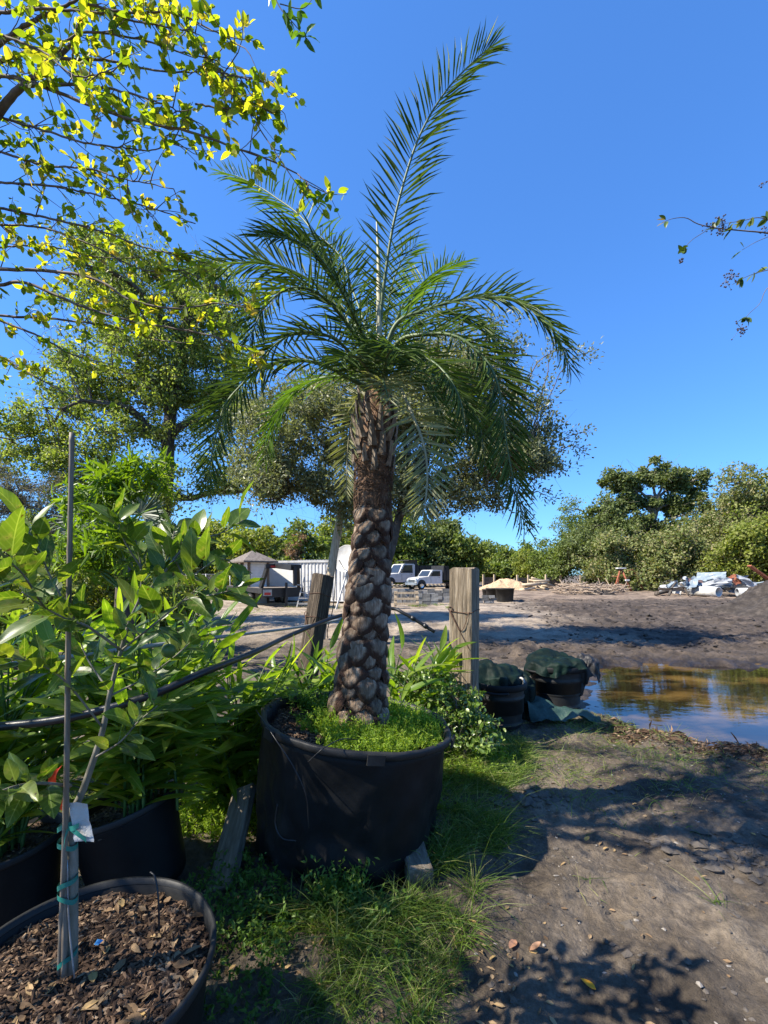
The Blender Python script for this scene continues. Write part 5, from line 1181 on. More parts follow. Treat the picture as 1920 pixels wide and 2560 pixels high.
# ginger clumps: real leaves, each its own object sharing a few meshes
LM['ginger'] = leaf_mat('ginger_leaf', [(.075, .15, .014), (.12, .22, .02), (.17, .27, .03), (.23, .31, .05)], .36, .56, (1.9, 1.8, .4), perobj=True, spec=.5, vein=(.0014, 900, .16))
GING = [leaf_mesh('leaf', .30, .056, 9, c, .22, tw, .8) for c, tw in ((.10, 0), (.22, .2), (.34, -.2), (.05, .3), (.48, 0), (.16, -.35))]
for me in GING: me.materials.append(LM['ginger'])
def ginger(lab, base, nst, h0, h1, lean, seed, per=11, wide=.45, group='ginger clumps around the palm tub', lscale=1.0):
    rg = np.random.default_rng(seed); root = thing('ginger_plant', lab, 'ginger plant', tuple(base), group)
    for k in range(nst):
        az = rg.uniform(0, 2 * np.pi); L_ = rg.uniform(h0, h1); tl = rg.uniform(.15, wide); hd = np.array([math.cos(az) * tl + lean[0], math.sin(az) * tl + lean[1], 0])
        b0 = np.array([rg.normal(0, .06), rg.normal(0, .06), 0]); u = np.linspace(0, 1, 12)[:, None]
        p = b0 + np.array([0, 0, 1.0]) * L_ * (u - .18 * np.linalg.norm(hd) * u ** 2) + hd * L_ * u ** 1.6
        part('stem', MB().tube(p, np.linspace(.008, .003, 12), 5, False), MAT['green_stem'], root)
        T = nrm(np.gradient(p, axis=0)); sd = nrm(np.cross(T[6], hd + [.01, 0, 0.02])); tw = rg.uniform(-.6, .6)
        for j in range(per + 2):
            t = .14 + .86 * (j + .5) / (per + 2); i = min(11, int(t * 11)); s_ = 1 if j % 2 else -1
            d = T[i] * rg.uniform(.35, .85) + (sd * math.cos(tw) + np.cross(T[i], sd) * math.sin(tw)) * s_ * rg.uniform(.7, 1.0) + rg.normal(0, .12, 3)
            if j >= per + 1: d = T[i] + rg.normal(0, .15, 3)
            sc = lscale * rg.uniform(.7, 1.15) * (1 if .15 < t < .9 else .8)
            o = link('leaf', GING[int(rg.integers(6))], None, root)
            o.matrix_basis = frame(p[i], d, nrm(T[i] + [0, 0, .6] + rg.normal(0, .25, 3)), sc)
    return root
ginger('leafy ginger clump in the tilted nursery pot, its leaves arching over the rim', (-1.22, 2.22, .36), 28, .6, 1.12, (.12, 0), 31, 11, .55, lscale=1.1)
ginger('dense ginger clump at the picture edge behind the citrus stem', (-1.74, 1.98, .30), 26, .65, 1.15, (.05, .05), 32, 11, .5, lscale=1.1)
ginger('tall ginger clump behind the tilted pot, crossed by the grey pipe', (-1.55, 3.1, 0), 24, 1.0, 1.45, (.1, -.05), 33, 11, .45, lscale=1.15)
ginger('arching ginger clump just left of the tub rim', (-1.02, 2.9, 0), 25, .7, 1.1, (.15, -.05), 34, 11, .5, lscale=1.2)
ginger('bright sunlit ginger clump behind the tub, left of the palm trunk', (-.60, 3.75, 0), 20, .65, 1.05, (0, -.02), 35, 10, .6, lscale=1.2)
ginger('sunlit ginger clump fanning out right of the palm trunk', (.10, 3.72, 0), 13, .75, 1.05, (.28, -.02), 36, 10, .5, lscale=1.2)
ginger('ginger clump far back at the picture edge', (-2.55, 3.2, 0), 16, 1.0, 1.4, (.1, 0), 37, 10, .45, lscale=1.15)

# citrus sapling in the nearest pot
LM['citrus'] = leaf_mat('citrus_leaf', [(.04, .085, .010), (.065, .125, .015), (.105, .17, .025), (.19, .22, .035)], .36, .46, (1.8, 1.7, .4), perobj=True, spec=.5, spots=1, pos=[0, .4, .8, 1], vein=(.0011, 520, .9))
CIT = [leaf_mesh('leaf', l, w, 8, c, f, tw, .92, wv, .012) for l, w, c, f, tw, wv in ((.085, .042, .10, .25, 0, .02), (.095, .05, .2, .35, .2, .03), (.07, .036, .02, .15, -.2, .02), (.08, .045, -.12, .3, .1, .03), (.10, .052, .28, .2, -.3, .02))]
for me in CIT: me.materials.append(LM['citrus'])
CB = P(178, 2428, 1.245)
cit = thing('citrus_sapling', 'young citrus tree with broad leaves and one green fruit in the nearest pot', 'citrus tree', tuple(CB))
tr_ = [(178, 2428, 1.245), (180, 2250, 1.245), (180, 2120, 1.245), (174, 2025, 1.245)]
part('trunk', MB().tube(resample([P(*q) for q in tr_], 14) - CB, np.linspace(.0165, .0135, 14), 12), MAT['citrus_bark'], cit)
BR = [([(174, 2035, 1.245), (201, 1990, 1.25), (235, 1895, 1.26), (258, 1820, 1.27), (275, 1732, 1.28), (302, 1627, 1.28), (325, 1550, 1.28), (350, 1490, 1.28), (353, 1421, 1.28), (339, 1350, 1.27)], .011, 13),
      ([(350, 1500, 1.28), (394, 1455, 1.28), (435, 1398, 1.28), (481, 1352, 1.28), (550, 1334, 1.28), (608, 1300, 1.28)], .0045, 16),
      ([(302, 1627, 1.28), (380, 1565, 1.24), (460, 1500, 1.2), (500, 1465, 1.18)], .0035, 11),
      ([(302, 1625, 1.28), (220, 1567, 1.2), (169, 1549, 1.15), (110, 1518, 1.1), (55, 1480, 1.05)], .0042, 14),
      ([(190, 1556, 1.18), (130, 1450, 1.15), (95, 1370, 1.12), (60, 1310, 1.1)], .0032, 12),
      ([(110, 1518, 1.1), (60, 1440, .98), (20, 1400, .92)], .003, 8),
      ([(176, 1965, 1.245), (100, 1958, 1.15), (40, 1965, 1.08), (-30, 1990, 1.02)], .0055, 12),
      ([(235, 1895, 1.26), (300, 1855, 1.22), (345, 1805, 1.2), (400, 1760, 1.2)], .0032, 11),
      ([(275, 1740, 1.28), (370, 1690, 1.32), (450, 1630, 1.36), (520, 1560, 1.4)], .0032, 12),
      ([(348, 1512, 1.28), (395, 1440, 1.33), (425, 1370, 1.36), (440, 1310, 1.38)], .003, 12),
      ([(353, 1421, 1.28), (310, 1350, 1.25), (290, 1290, 1.24)], .0028, 9),
      ([(460, 1500, 1.2), (540, 1485, 1.16), (600, 1470, 1.14)], .0025, 7),
      ([(258, 1820, 1.27), (160, 1700, 1.2), (90, 1660, 1.15), (10, 1640, 1.1)], .0032, 13),
      ([(275, 1732, 1.28), (215, 1640, 1.33), (190, 1560, 1.36)], .003, 9),
      ([(435, 1398, 1.28), (470, 1440, 1.24), (540, 1400, 1.2), (575, 1400, 1.19)], .0025, 8)]
rg = np.random.default_rng(99)
for pts, r0, nl in BR:
    p = resample([P(*q) for q in pts], 30) - CB; part('branch', MB().tube(p, np.linspace(r0, .0014, 30), 7), MAT['citrus_bark'], cit)
    T = nrm(np.gradient(p, axis=0)); t0 = .45 if r0 > .008 else .2
    nl = int(nl * 1.55)
    for j in range(nl):
        t = t0 + (1 - t0) * (j + rg.uniform(.2, .9)) / nl; i = min(29, int(t * 29)); a = j * 2.4 + rg.normal(0, .4)
        u0 = nrm(np.cross(T[i], [0, 0, 1.0])); v0 = np.cross(T[i], u0)
        d = T[i] * rg.uniform(.3, .8) + (u0 * math.cos(a) + v0 * math.sin(a)) * .8 + np.array([0, 0, .15])
        o = link('leaf', CIT[int(rg.integers(5))], None, cit); o.matrix_basis = frame(p[i], d, nrm(np.array([rg.normal(0, .5), rg.normal(0, .5) - .25, .9])), rg.uniform(.65, 1.2))
fr = MB().lathe([(max(.0005, .020 * math.sin(q)) , -.021 * math.cos(q)) for q in np.linspace(0, math.pi, 18)], 24); o = part('fruit', fr, surf('green_citrus_skin', [(.05, .10, .02), (.085, .15, .03)], 40, .4, .3, 120, bdist=.001), cit, label='round green citrus fruit'); o.location = P(422, 1627, 1.3) - CB
part('fruit_stalk', MB().tube(resample([P(422, 1610, 1.3) - CB, P(405, 1585, 1.28) - CB, P(380, 1567, 1.24) - CB], 8), .0014, 5), MAT['green_stem'], cit)
# stakes, tape, tags
p = resample([P(150, 2432, 1.235), P(165, 2000, 1.215), P(172, 1500, 1.2), P(180, 1082, 1.19)], 60)
rr = np.full(60, .0072) * np.interp(np.linspace(0, 1, 60), [0, 1], [1.1, .85]); rr[np.arange(6, 60, 13)] *= 1.18
o = part('bamboo_stake', MB().tube(p, rr, 10), MAT['bamboo'], None); tag(o, 'tall grey bamboo stake beside the citrus stem', 'stake')
o = part('bamboo_stake', MB().tube(resample([P(160, 2440, 1.22), P(163, 2300, 1.228), P(166, 2170, 1.23)], 12), .0075, 8), MAT['bamboo'], None); tag(o, 'short grey bamboo stake end tied low to the citrus stem', 'stake')
o = part('support_wire', MB().tube(resample([P(186, 2446, 1.215), P(172, 2300, 1.222), P(168, 2150, 1.226)], 10), .0022, 5), MAT['steel'], None); tag(o, 'thin grey wire slanting up the citrus stem', 'wire')
MAT['tape'] = surf('green_plant_tape', [(.01, .12, .10), (.025, .22, .18)], 8, .4, 0)
for py, sl_, lab in ((2060, .012, 'uppermost green tape tied round citrus stem and stake'), (2110, -.006, 'second green tape below the white tag'), (2205, .012, 'third green tape round citrus stem and stake'), (2240, -.010, 'fourth green tape round citrus stem and stake'), (2395, .02, 'lowest green tape near the mulch')):
    c = P(169, py, 1.235); t = np.linspace(0, 2 * np.pi, 24); w_ = .026
    V = np.stack([np.stack([c[0] + w_ * np.cos(t), c[1] + .02 * np.sin(t), c[2] + sl_ * np.cos(t) + k * .007 + .002 * np.sin(3 * t)], -1) for k in (-1, 0, 1)]); mb = MB().grid(V)
    if py == 2060:
        for ex, ez in ((.05, -.03), (.03, .012), (-.012, -.05)):
            L0 = c + [.02, -.022, 0]; mb.grid(np.stack([resample([L0 + [0, 0, k], L0 + [ex * .5, -.006, ez * .3 + k * 1.6], L0 + [ex, -.004, ez + k * 1.2]], 6) for k in (-.005, .005)]))
    o = part('plant_tape', mb, MAT['tape'], None); tag(o, lab, 'tape', 'green ties on the citrus stem')
def strip(name, lab, pts, wv, m, cat, seed=0):
    p = resample([P(*q) for q in pts], 14); w_ = np.asarray(wv); q = np.stack([p + w_ * k + .003 * np.stack([vnoise(np.stack([np.arange(14) * .6, np.full(14, k * 2.0)], -1), seed + e) for e in range(3)], -1) for k in np.linspace(-.5, .5, 5)])
    o = part(name, MB().grid(q), m, None); tag(o, lab, cat); return o
strip('plant_tag', 'crinkled white tag hanging on the citrus stem', [(196, 2008, 1.225), (203, 2060, 1.22), (212, 2105, 1.215)], (.048, .006, -.004), surf('white_paper_tag', [(.42, .42, .41), (.55, .55, .53)], 14, .8, .6, 20), 'tag')
strip('marker_ribbon', 'orange red ribbon looped at the citrus fork', [(146, 1918, 1.225), (132, 1945, 1.215), (134, 1980, 1.215), (152, 2008, 1.22), (160, 2022, 1.225)], (.016, .004, .007), leaf_mat('orange_ribbon', [(.65, .05, .015), (.75, .08, .02)], .4, .4, (1.2, 1, .8), perobj=True), 'ribbon', 3)
# drip lines
def drip(lab, pts, r=.0028): 
    o = part('drip_tube', MB().tube(resample([P(*q) for q in pts], 30), r, 6), MAT['pipe'], None); tag(o, lab, 'drip tube'); return o
drip('thin black drip tube poking over the front rim of the tub', [(770, 1905, 1.99), (810, 1870, 1.99), (855, 1848, 2.1), (900, 1850, 2.25)])
drip('thin black drip tube curling down the front of the tub', [(640, 1775, 2.2), (690, 1850, 2.02), (735, 1920, 1.99), (765, 1990, 1.98), (772, 2070, 1.99)])
drip('thin looped drip tube lying against the tub side', [(693, 2010, 2.03), (688, 2060, 2.02), (705, 2095, 2.0), (740, 2102, 2.0)], .0032)
drip('thin drip tube standing in the mulch of the citrus pot', [(398, 2330, 1.3), (396, 2250, 1.31), (388, 2195, 1.33), (376, 2180, 1.34)])
# ------------------------------------------------------------------ shrubs, overhanging boughs
LM['box'] = leaf_mat('glossy_shrub_leaf', [(.08, .14, .02), (.14, .22, .04), (.22, .30, .08), (.34, .40, .17)], .32, .3, (1.4, 1.5, .4), spec=.6, pos=[0, .5, .85, 1])
Ds = 3.55
make_tree('leafy_shrub', 'small glossy rounded shrub in front of the grey post', 'shrub', [(X(1160, Ds), Ds, 0), (X(1160, Ds), Ds, .2), (X(1155, Ds), Ds, .45)], .016,
          [(X(1165, Ds), Ds, Z(1800, Ds), .25, .24, .27), (X(1095, Ds), Ds + .1, Z(1740, Ds), .22, .22, .18), (X(1190, Ds), Ds - .05, Z(1840, Ds), .19, .2, .2), (X(1060, Ds), Ds + .25, Z(1720, Ds), .2, .2, .14)],
          110, 5200, .040, .024, LM['box'], MAT['twig'], .075, limbs=7, seed=51, twig_r=.0035, tpl=T_OVAL, shell=.4)
LM['olea'] = leaf_mat('oleander_leaf', [(.08, .14, .015), (.13, .22, .02), (.19, .29, .035)], .4, .5, (1.5, 1.5, .35))
Do = 5.4
make_tree('oleander', 'bright upright shrub of narrow pointed leaves behind the bamboo stake', 'shrub', [(X(300, Do), Do, 0), (X(300, Do), Do, .8), (X(305, Do), Do, 1.5)], .04,
          [(X(260, Do), Do, Z(1250, Do), .35, .4, .45), (X(330, Do), Do, Z(1200, Do), .4, .4, .38), (X(395, Do), Do, Z(1190, Do), .22, .3, .28), (X(280, Do), Do, Z(1370, Do), .55, .5, .45), (X(200, Do), Do, Z(1340, Do), .35, .4, .4)],
          85, 2600, .17, .032, LM['olea'], MAT['green_stem'], .17, limbs=9, seed=52, twig_r=.006, tpl=T_LANCE, up=.6)
# fan palm
Df = 7.2
fan = thing('fan_palm', 'grey green fan palm behind the narrow leaved shrub', 'palm tree', (X(310, Df), Df, 0)); FB = np.array([X(310, Df), Df, 0])
part('trunk', MB().tube([(0, 0, -.05), (0, 0, 1.0), (.02, 0, Z(1390, Df))], [.16, .14, .11], 12), MAT['bark'], fan)
LM['fan'] = leaf_mat('fan_palm_segment', [(.12, .155, .10), (.2, .235, .165), (.28, .31, .23)], .45, .25)
for k, (px, py, dd, sz) in enumerate(((268, 1290, -.2, .62), (352, 1285, -.15, .66), (230, 1340, .2, .6), (310, 1260, .4, .6), (390, 1350, .2, .55), (300, 1350, -.5, .55), (205, 1300, .3, .55))):
    c = P(px, py, Df + dd) - FB; st = np.array([0, 0, Z(1400, Df)]); dirv = nrm(c - st)
    fr_ = link('frond', MB().tube(resample([st, (st + c) / 2 + [0, 0, .05], c], 8), .012, 6).mesh('frond'), MAT['rachis'], fan)
    n_ = 38; a = np.linspace(-2.0, 2.0, n_); s_ = nrm(np.cross(dirv, [0, -1.0, .3])); d = dirv[None] * np.cos(a)[:, None] + s_[None] * np.sin(a)[:, None] + np.array([0, -.15, -.1]) * RNG.uniform(.2, 1.4, (n_, 1))
    part('segments', MB().leaves(np.repeat(c[None], n_, 0), d, nrm(np.cross(dirv, s_) + .3 * RNG.normal(size=(n_, 3))), sz * (1 - .25 * np.abs(a) / 2), .042, T_LANCE), LM['fan'], fr_, 'stuff', smooth=False)

# the overhanging tree on the left: its trunk stands just outside the picture
LM['crape'] = leaf_mat('yellow_green_leaf', [(.12, .19, .02), (.23, .30, .03), (.35, .38, .04), (.47, .43, .07), (.45, .32, .13)], .5, .68, (1.5, 1.5, .34), pos=[0, .3, .6, .87, 1])
LM['crape_o'] = leaf_mat('yellow_green_leaf_near', [(.12, .19, .02), (.23, .30, .03), (.35, .38, .04), (.47, .43, .07), (.45, .32, .13)], .5, .68, (1.5, 1.5, .34), perobj=True, pos=[0, .35, .65, .9, 1])
CR0 = np.array([-3.3, 1.65, 0])
crape = thing('overhanging_tree', 'tree with yellow green leaves on fine dark boughs overhanging from the left', 'tree', tuple(CR0))
part('trunk', MB().tube(resample([(0, 0, -.05), (.15, .05, .9), (.5, .1, 1.9), (1.0, .1, 2.8)], 16), np.linspace(.11, .06, 16), 10), MAT['bark_pale'], crape)
part('trunk', MB().tube(resample([(0.05, .1, .2), (.0, .3, 1.2), (.2, .5, 2.4), (.4, .4, 3.6)], 16), np.linspace(.08, .05, 16), 10), MAT['bark_pale'], crape)
CRL = [np.array([0.6, .1, 2.0]), np.array([1.0, .1, 2.8]), np.array([.3, .45, 3.0])]
C8 = lambda l, Ds_: [(x * .5426, y * .5426, d) for (x, y), d in zip(l, np.linspace(Ds_[0], Ds_[1], len(l)) * .72)]
BO = [  # traced boughs (picture place, distance), thickness, twigs
    ([(-60, 600), (0, 510), (100, 400), (200, 320), (330, 200), (400, 20), (420, -150)], (2.5, 2.3), .022, 7),
    ([(0, 350), (120, 370), (350, 460), (600, 550), (850, 600), (1000, 650), (1200, 720), (1350, 790), (1440, 860)], (2.45, 2.2), .009, 22),
    ([(120, 395), (350, 390), (550, 420), (750, 480), (900, 560)], (2.4, 2.3), .008, 16),
    ([(650, -140), (750, 0), (900, 200), (1050, 370), (1150, 520), (1300, 750)], (2.3, 2.15), .007, 18),
    ([(0, 840), (250, 860), (450, 900), (700, 960), (900, 1030)], (2.6, 2.5), .006, 18),
    ([(0, 960), (200, 1000), (450, 1060), (700, 1150), (900, 1170)], (2.7, 2.5), .007, 18),
    ([(0, 1035), (200, 1050), (400, 1120), (650, 1240), (850, 1250), (1000, 1330)], (2.8, 2.6), .006, 18),
    ([(0, 1240), (250, 1250), (450, 1290), (600, 1380), (800, 1420), (1000, 1400), (1150, 1420)], (2.6, 2.4), .009, 20),
    ([(0, 1315), (120, 1305), (350, 1400), (600, 1480), (900, 1530), (1100, 1590), (1200, 1640)], (2.7, 2.45), .009, 19),
    ([(0, 1455), (250, 1470), (500, 1500), (700, 1560), (850, 1580)], (2.75, 2.6), .007, 13),
    ([(0, 1475), (200, 1560), (350, 1640), (520, 1680)], (2.8, 2.7), .007, 6),
    ([(0, 1640), (150, 1730), (350, 1830), (520, 1870)], (2.9, 2.8), .006, 6),
    ([(0, 280), (150, 240), (300, 270), (500, 280), (750, 330), (950, 330)], (2.4, 2.3), .010, 16),
    ([(0, 200), (150, 100), (350, 0), (450, -80)], (2.35, 2.2), .012, 8),
    ([(200, 320), (350, 160), (600, 170), (800, 230), (1000, 280)], (2.3, 2.2), .006, 15),
    ([(0, 540), (200, 600), (400, 660), (550, 680), (700, 690), (850, 640)], (2.5, 2.4), .006, 15),
    ([(0, 60), (200, 40), (450, 60), (700, 110), (900, 150)], (2.3, 2.15), .007, 15),
    ([(400, 20), (600, 60), (800, 60), (1000, 150), (1080, 200)], (2.2, 2.1), .005, 12),
    ([(0, 700), (200, 760), (420, 780), (550, 820), (800, 870)], (2.55, 2.4), .006, 13),
    ([(900, 480), (1050, 500), (1150, 470), (1250, 520)], (2.25, 2.2), .004, 9),
    ([(0, 1140), (200, 1130), (420, 1180), (620, 1190)], (2.9, 2.8), .005, 11),
    ([(1000, 330), (1080, 350), (1180, 370), (1250, 390)], (2.2, 2.15), .004, 8),
    ([(-80, 120), (30, 170), (200, 240), (350, 350), (520, 330)], (2.1, 2.0), .006, 12),
]
CRM = [leaf_mesh('leaf', .040, .026, 5, c, f, tw, .9) for c, f, tw in ((.1, .25, 0), (.25, .4, .3), (-.1, .2, -.2), (.3, .15, .1))]
for me in CRM: me.materials.append(LM['crape_o'])
rg = np.random.default_rng(123); tw_mb = MB(); LP = []
for l, Ds_, r0, ntw in BO:
    r0 = r0 * .8
    w = [P(*q) for q in C8(l, Ds_)]
    p = resample(w, 40) - CR0
    if l[0][0] <= 0:      # carry the bough on to the trunk outside the picture
        tgt = CRL[int(np.argmin([abs(t_[2] - p[0][2]) for t_ in CRL]))]
        p = np.concatenate([resample([tgt, (tgt + p[0]) / 2 + [0, 0, .05], p[0]], 12)[:-1], p]); ext = 11
    else: ext = 0
    m_ = len(p); p[1:-1] += rg.normal(0, .0012, (m_ - 2, 3))
    part('bough', MB().tube(p, np.interp(np.arange(m_), [0, ext, m_ - 1], [r0 * 1.5 + .004, r0, .0016]), 7), MAT['twig'], crape)
    T = nrm(np.gradient(p, axis=0))
    for j in range(int(ntw * 1.6) + (4 if ext else 0)):
        i = int(rg.uniform(max(ext * .4, 2), m_ - 1)) if j else m_ - 1
        d = nrm(T[i] * .8 + rg.normal(0, .55, 3) + [0, 0, -.1]); L_ = rg.uniform(.04, .18)
        q = resample([p[i], p[i] + d * L_ * .5 + rg.normal(0, .012, 3), p[i] + d * L_], 6); tw_mb.tube(q, np.linspace(.0022, .0008, 6), 4, False)
        nl = int(rg.integers(4, 9))
        for e in range(nl):
            t = rg.uniform(.3, 1); pos = q[0] + (q[-1] - q[0]) * t; dd = nrm(d * .5 + rg.normal(0, .8, 3)); LP.append((pos, dd, nrm(rg.normal(0, .6, 3) + [0, 0, .8]), rg.uniform(.55, 1.15)))
part('twigs', tw_mb, MAT['twig'], crape, 'stuff')
# the leaves that show largest are objects of their own
dep = np.array([q[0][1] + CR0[1] for q in LP]); pxs = np.array([(q[0][0] + CR0[0]) / (q[0][1] + CR0[1]) * FPX + 960 for q in LP])
score = np.array([q[3] for q in LP]) / dep * np.where(pxs > 0, 1, .01); order = np.argsort(-score); big = set(order[:300].tolist())
for i in order[:300]:
    q = LP[i]; o = link('leaf', CRM[int(rg.integers(4))], None, crape); o.matrix_basis = frame(q[0], q[1], q[2], q[3])
rest = [q for i, q in enumerate(LP) if i not in big]
# unseen rest of the crown towards the trunk, its clumps placed for their shade
ncl = 85; cc = np.stack([rg.uniform(-4.6, -1.9, ncl), rg.uniform(.2, 1.75, ncl), rg.uniform(1.75, 4.3, ncl)], -1)
c3 = np.stack([rg.uniform(-3.6, -2.0, 46), rg.uniform(.2, 1.25, 46), rg.uniform(1.85, 3.2, 46)], -1)  # extra unseen clumps on the sun's path, added to shade the nearest pot
cc = np.concatenate([cc[:45], c3]); cc = cc[(cc[:, 0] / np.maximum(cc[:, 1], .3) < -.95)] - CR0
pos = np.repeat(cc, 42, 0) + rg.normal(0, .10, (len(cc) * 42, 3)); n_ = len(pos)
A1 = np.concatenate([np.array([q[0] for q in rest]), pos]); A2 = np.concatenate([np.array([q[1] for q in rest]), rdir(n_, -.1, rg)]); A3 = np.concatenate([np.array([q[2] for q in rest]), rdir(n_, .8, rg)]); A4 = np.concatenate([np.array([q[3] for q in rest]), rg.uniform(.6, 1.2, n_)])
part('foliage', MB().leaves(A1, A2, A3, .038 * A4, .024 * A4, T_OVAL), LM['crape'], crape, 'stuff', smooth=False)
mb = MB()
for c in cc: mb.tube(resample([CRL[int(rg.integers(3))] * .98, c * .6 + CRL[1] * .4 + rg.normal(0, .1, 3), c], 8), np.linspace(.006, .0015, 8), 4, False)
part('twigs', mb, MAT['twig'], crape, 'stuff')

# a leafy sprig dipping in from above
LM['sprig'] = leaf_mat('green_sprig_leaf', [(.06, .13, .02), (.10, .19, .03), (.15, .25, .04)], .35, .45, (1.4, 1.5, .4), perobj=True)
SPM = [leaf_mesh('leaf', .062, .03, 7, c, .3, tw, .9, .05) for c, tw in ((.15, 0), (.3, .3), (.05, -.3))]
for me in SPM: me.materials.append(LM['sprig'])
def sprig(lab, branches, leafm, lm_scale, bmat, seed, cat='branch', berries=(), name='hanging_branch', root_ext=None):
    rg = np.random.default_rng(seed); b0 = P(*branches[0][0][0]); root = thing(name, lab, cat, tuple(b0))
    if root_ext is not None: part('bough', MB().tube(resample([np.asarray(root_ext[0]) - b0, np.asarray(root_ext[1]) - b0, np.zeros(3)], 14), np.linspace(.03, .006, 14), 7), bmat, root)
    for pts, r0, spots in branches:
        p = resample([P(*q) for q in pts], 24) - b0; part('twig', MB().tube(p, np.linspace(r0, .0008, 24), 6), bmat, root)
        for t, cnt in spots:
            i = int(t * 23); T = nrm(p[min(23, i + 1)] - p[max(0, i - 1)])
            for e in range(cnt):
                d = T * .35 + rg.normal(0, .7, 3) + [0, .0, -.12]; o = link('leaf', leafm[int(rg.integers(len(leafm)))], None, root)
                o.matrix_basis = frame(p[i] + rg.normal(0, .004, 3), d, nrm(rg.normal(0, .6, 3) + [0, -.3, .8]), lm_scale * rg.uniform(.7, 1.15))
    for (px, py, d_, n_, sp) in berries:
        c = P(px, py, d_) - b0; mb = MB(); st = MB()
        for e in range(n_):
            q = c + rg.normal(0, 1, 3) * np.array(sp); s_ = rg.uniform(.0036, .0052)
            mb.add(np.array([[0, 0, 1.15], [1, 0, .2], [.31, .95, .2], [-.81, .59, .2], [-.81, -.59, .2], [.31, -.95, .2], [0, 0, -.9]]) * s_ + q, np.array([[0, 1, 2], [0, 2, 3], [0, 3, 4], [0, 4, 5], [0, 5, 1], [6, 2, 1], [6, 3, 2], [6, 4, 3], [6, 5, 4], [6, 1, 5]]))
            st.tube([c + [0, 0, .01], (c + q) / 2 + [0, 0, .004], q], .0006, 3, False)
        bc = part('seed_cluster', mb, MAT['seed'], root); part('seed_stalks', st, bmat, bc, 'stuff')
    return root
MAT['seed'] = surf('dark_seed_capsule', [(.03, .02, .025), (.08, .05, .055)], 60, .6, 0)
sprig('green leafy sprig dipping into the top of the view', [([(660, -120, 1.75), (690, 0, 1.75), (735, 60, 1.75), (775, 105, 1.75)], .003, ((.3, 4), (.5, 5), (.65, 5), (.8, 5), (.95, 6))), ([(700, 10, 1.75), (760, 20, 1.74), (795, -30, 1.73)], .002, ((.4, 3), (.9, 4)))], SPM, .85, MAT['twig'], 61, root_ext=(CR0 + CRL[1] + [0, 0, .5], [-1.6, 2.0, 4.4]))
LM['berry'] = leaf_mat('dark_green_branch_leaf', [(.05, .09, .02), (.09, .14, .03), (.18, .2, .06), (.3, .22, .14)], .38, .35, (1.4, 1.4, .4), perobj=True, pos=[0, .4, .8, 1])
BEM = [leaf_mesh('leaf', .046, .026, 6, c, .3, tw, .95) for c, tw in ((.1, 0), (.25, .3), (-.05, -.3))]
for me in BEM: me.materials.append(LM['berry'])
RTB = np.array([3.9, 2.4, 0])
b = sprig('bare branch with dark seed clusters and few leaves reaching in against the sky', [
    ([(1990, 600, 2.0), (1920, 583, 2.0), (1860, 577, 2.0), (1790, 570, 2.0), (1745, 560, 2.0), (1716, 545, 2.0), (1685, 546, 2.0), (1655, 556, 2.0)], .0035, ((.35, 4), (.45, 3), (.98, 4))),
    ([(1960, 575, 2.0), (1905, 545, 2.0), (1850, 553, 2.0), (1790, 562, 2.0)], .0022, ((.3, 4), (.5, 4), (.62, 4), (.8, 2))),
    ([(1765, 577, 2.0), (1730, 600, 2.0), (1712, 620, 2.0), (1707, 635, 2.0)], .0014, ((.7, 4), (.9, 2))),
    ([(1925, 590, 2.0), (1890, 605, 2.0), (1855, 625, 2.0)], .0014, ((.97, 2),)),
    ([(1990, 660, 2.0), (1920, 675, 2.0), (1870, 690, 2.0), (1830, 712, 2.0)], .002, ((.35, 3), (.6, 2), (.8, 6))),
    ([(1960, 680, 2.0), (1915, 725, 2.0), (1900, 758, 2.0), (1872, 785, 2.0), (1862, 800, 2.0)], .0016, ((.9, 6),)),
    ([(1990, 430, 2.0), (1935, 445, 2.0), (1905, 465, 2.0)], .0014, ())], BEM, .9, MAT['twig'], 62, name='seeded_branch',
    berries=((1805, 555, 2.0, 26, (.022, .02, .015)), (1775, 570, 2.0, 12, (.018, .01, .01)), (1798, 580, 2.0, 10, (.014, .01, .01)), (1710, 650, 2.0, 9, (.008, .016, .01)), (1830, 692, 2.0, 18, (.02, .015, .018)), (1815, 705, 2.0, 9, (.018, .012, .012)), (1852, 825, 2.0, 22, (.014, .012, .017)), (1903, 463, 2.0, 6, (.01, .01, .008)), (1912, 575, 2.0, 10, (.014, .012, .012))),
    root_ext=(RTB + [0, 0, 2.3], [2.9, 2.1, 3.0]))
part('trunk', MB().tube(resample([RTB, RTB + [.05, 0, 1.2], RTB + [0, 0, 2.4]], 10) - P(1990, 600, 2.0), np.linspace(.07, .03, 10), 9), MAT['bark_pale'], b)

# ------------------------------------------------------------------ weeds and grass
def sprigs(n_, posf, hgt, leafL, leafW, per, rng, spread=.35):
    """upright feathery weeds"""
    pos = posf(n_); n_ = len(pos); top = np.stack([rng.normal(0, spread, n_), rng.normal(0, spread, n_), np.ones(n_)], -1); h = hgt * rng.uniform(.4, 1.25, n_)
    t = rng.uniform(.12, 1, (n_, per)); P_ = pos[:, None] + top[:, None] * (t * h[:, None])[..., None]
    d = rdir(n_ * per, .35, rng); mb = MB().leaves(P_.reshape(-1, 3), d, rdir(n_ * per, 1.2, rng), leafL * rng.uniform(.5, 1.3, n_ * per), leafW * rng.uniform(.6, 1.2, n_ * per), T_RHOMB)
    mb.leaves(pos, nrm(top), rdir(n_, 0, rng), h, .0022, T_BLADE); return mb
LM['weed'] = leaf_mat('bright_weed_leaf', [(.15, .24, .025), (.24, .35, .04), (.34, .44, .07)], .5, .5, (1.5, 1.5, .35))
LM['weed_dark'] = leaf_mat('weed_leaf', [(.06, .12, .02), (.10, .18, .03), (.15, .24, .05)], .5, .4, (1.4, 1.5, .4))
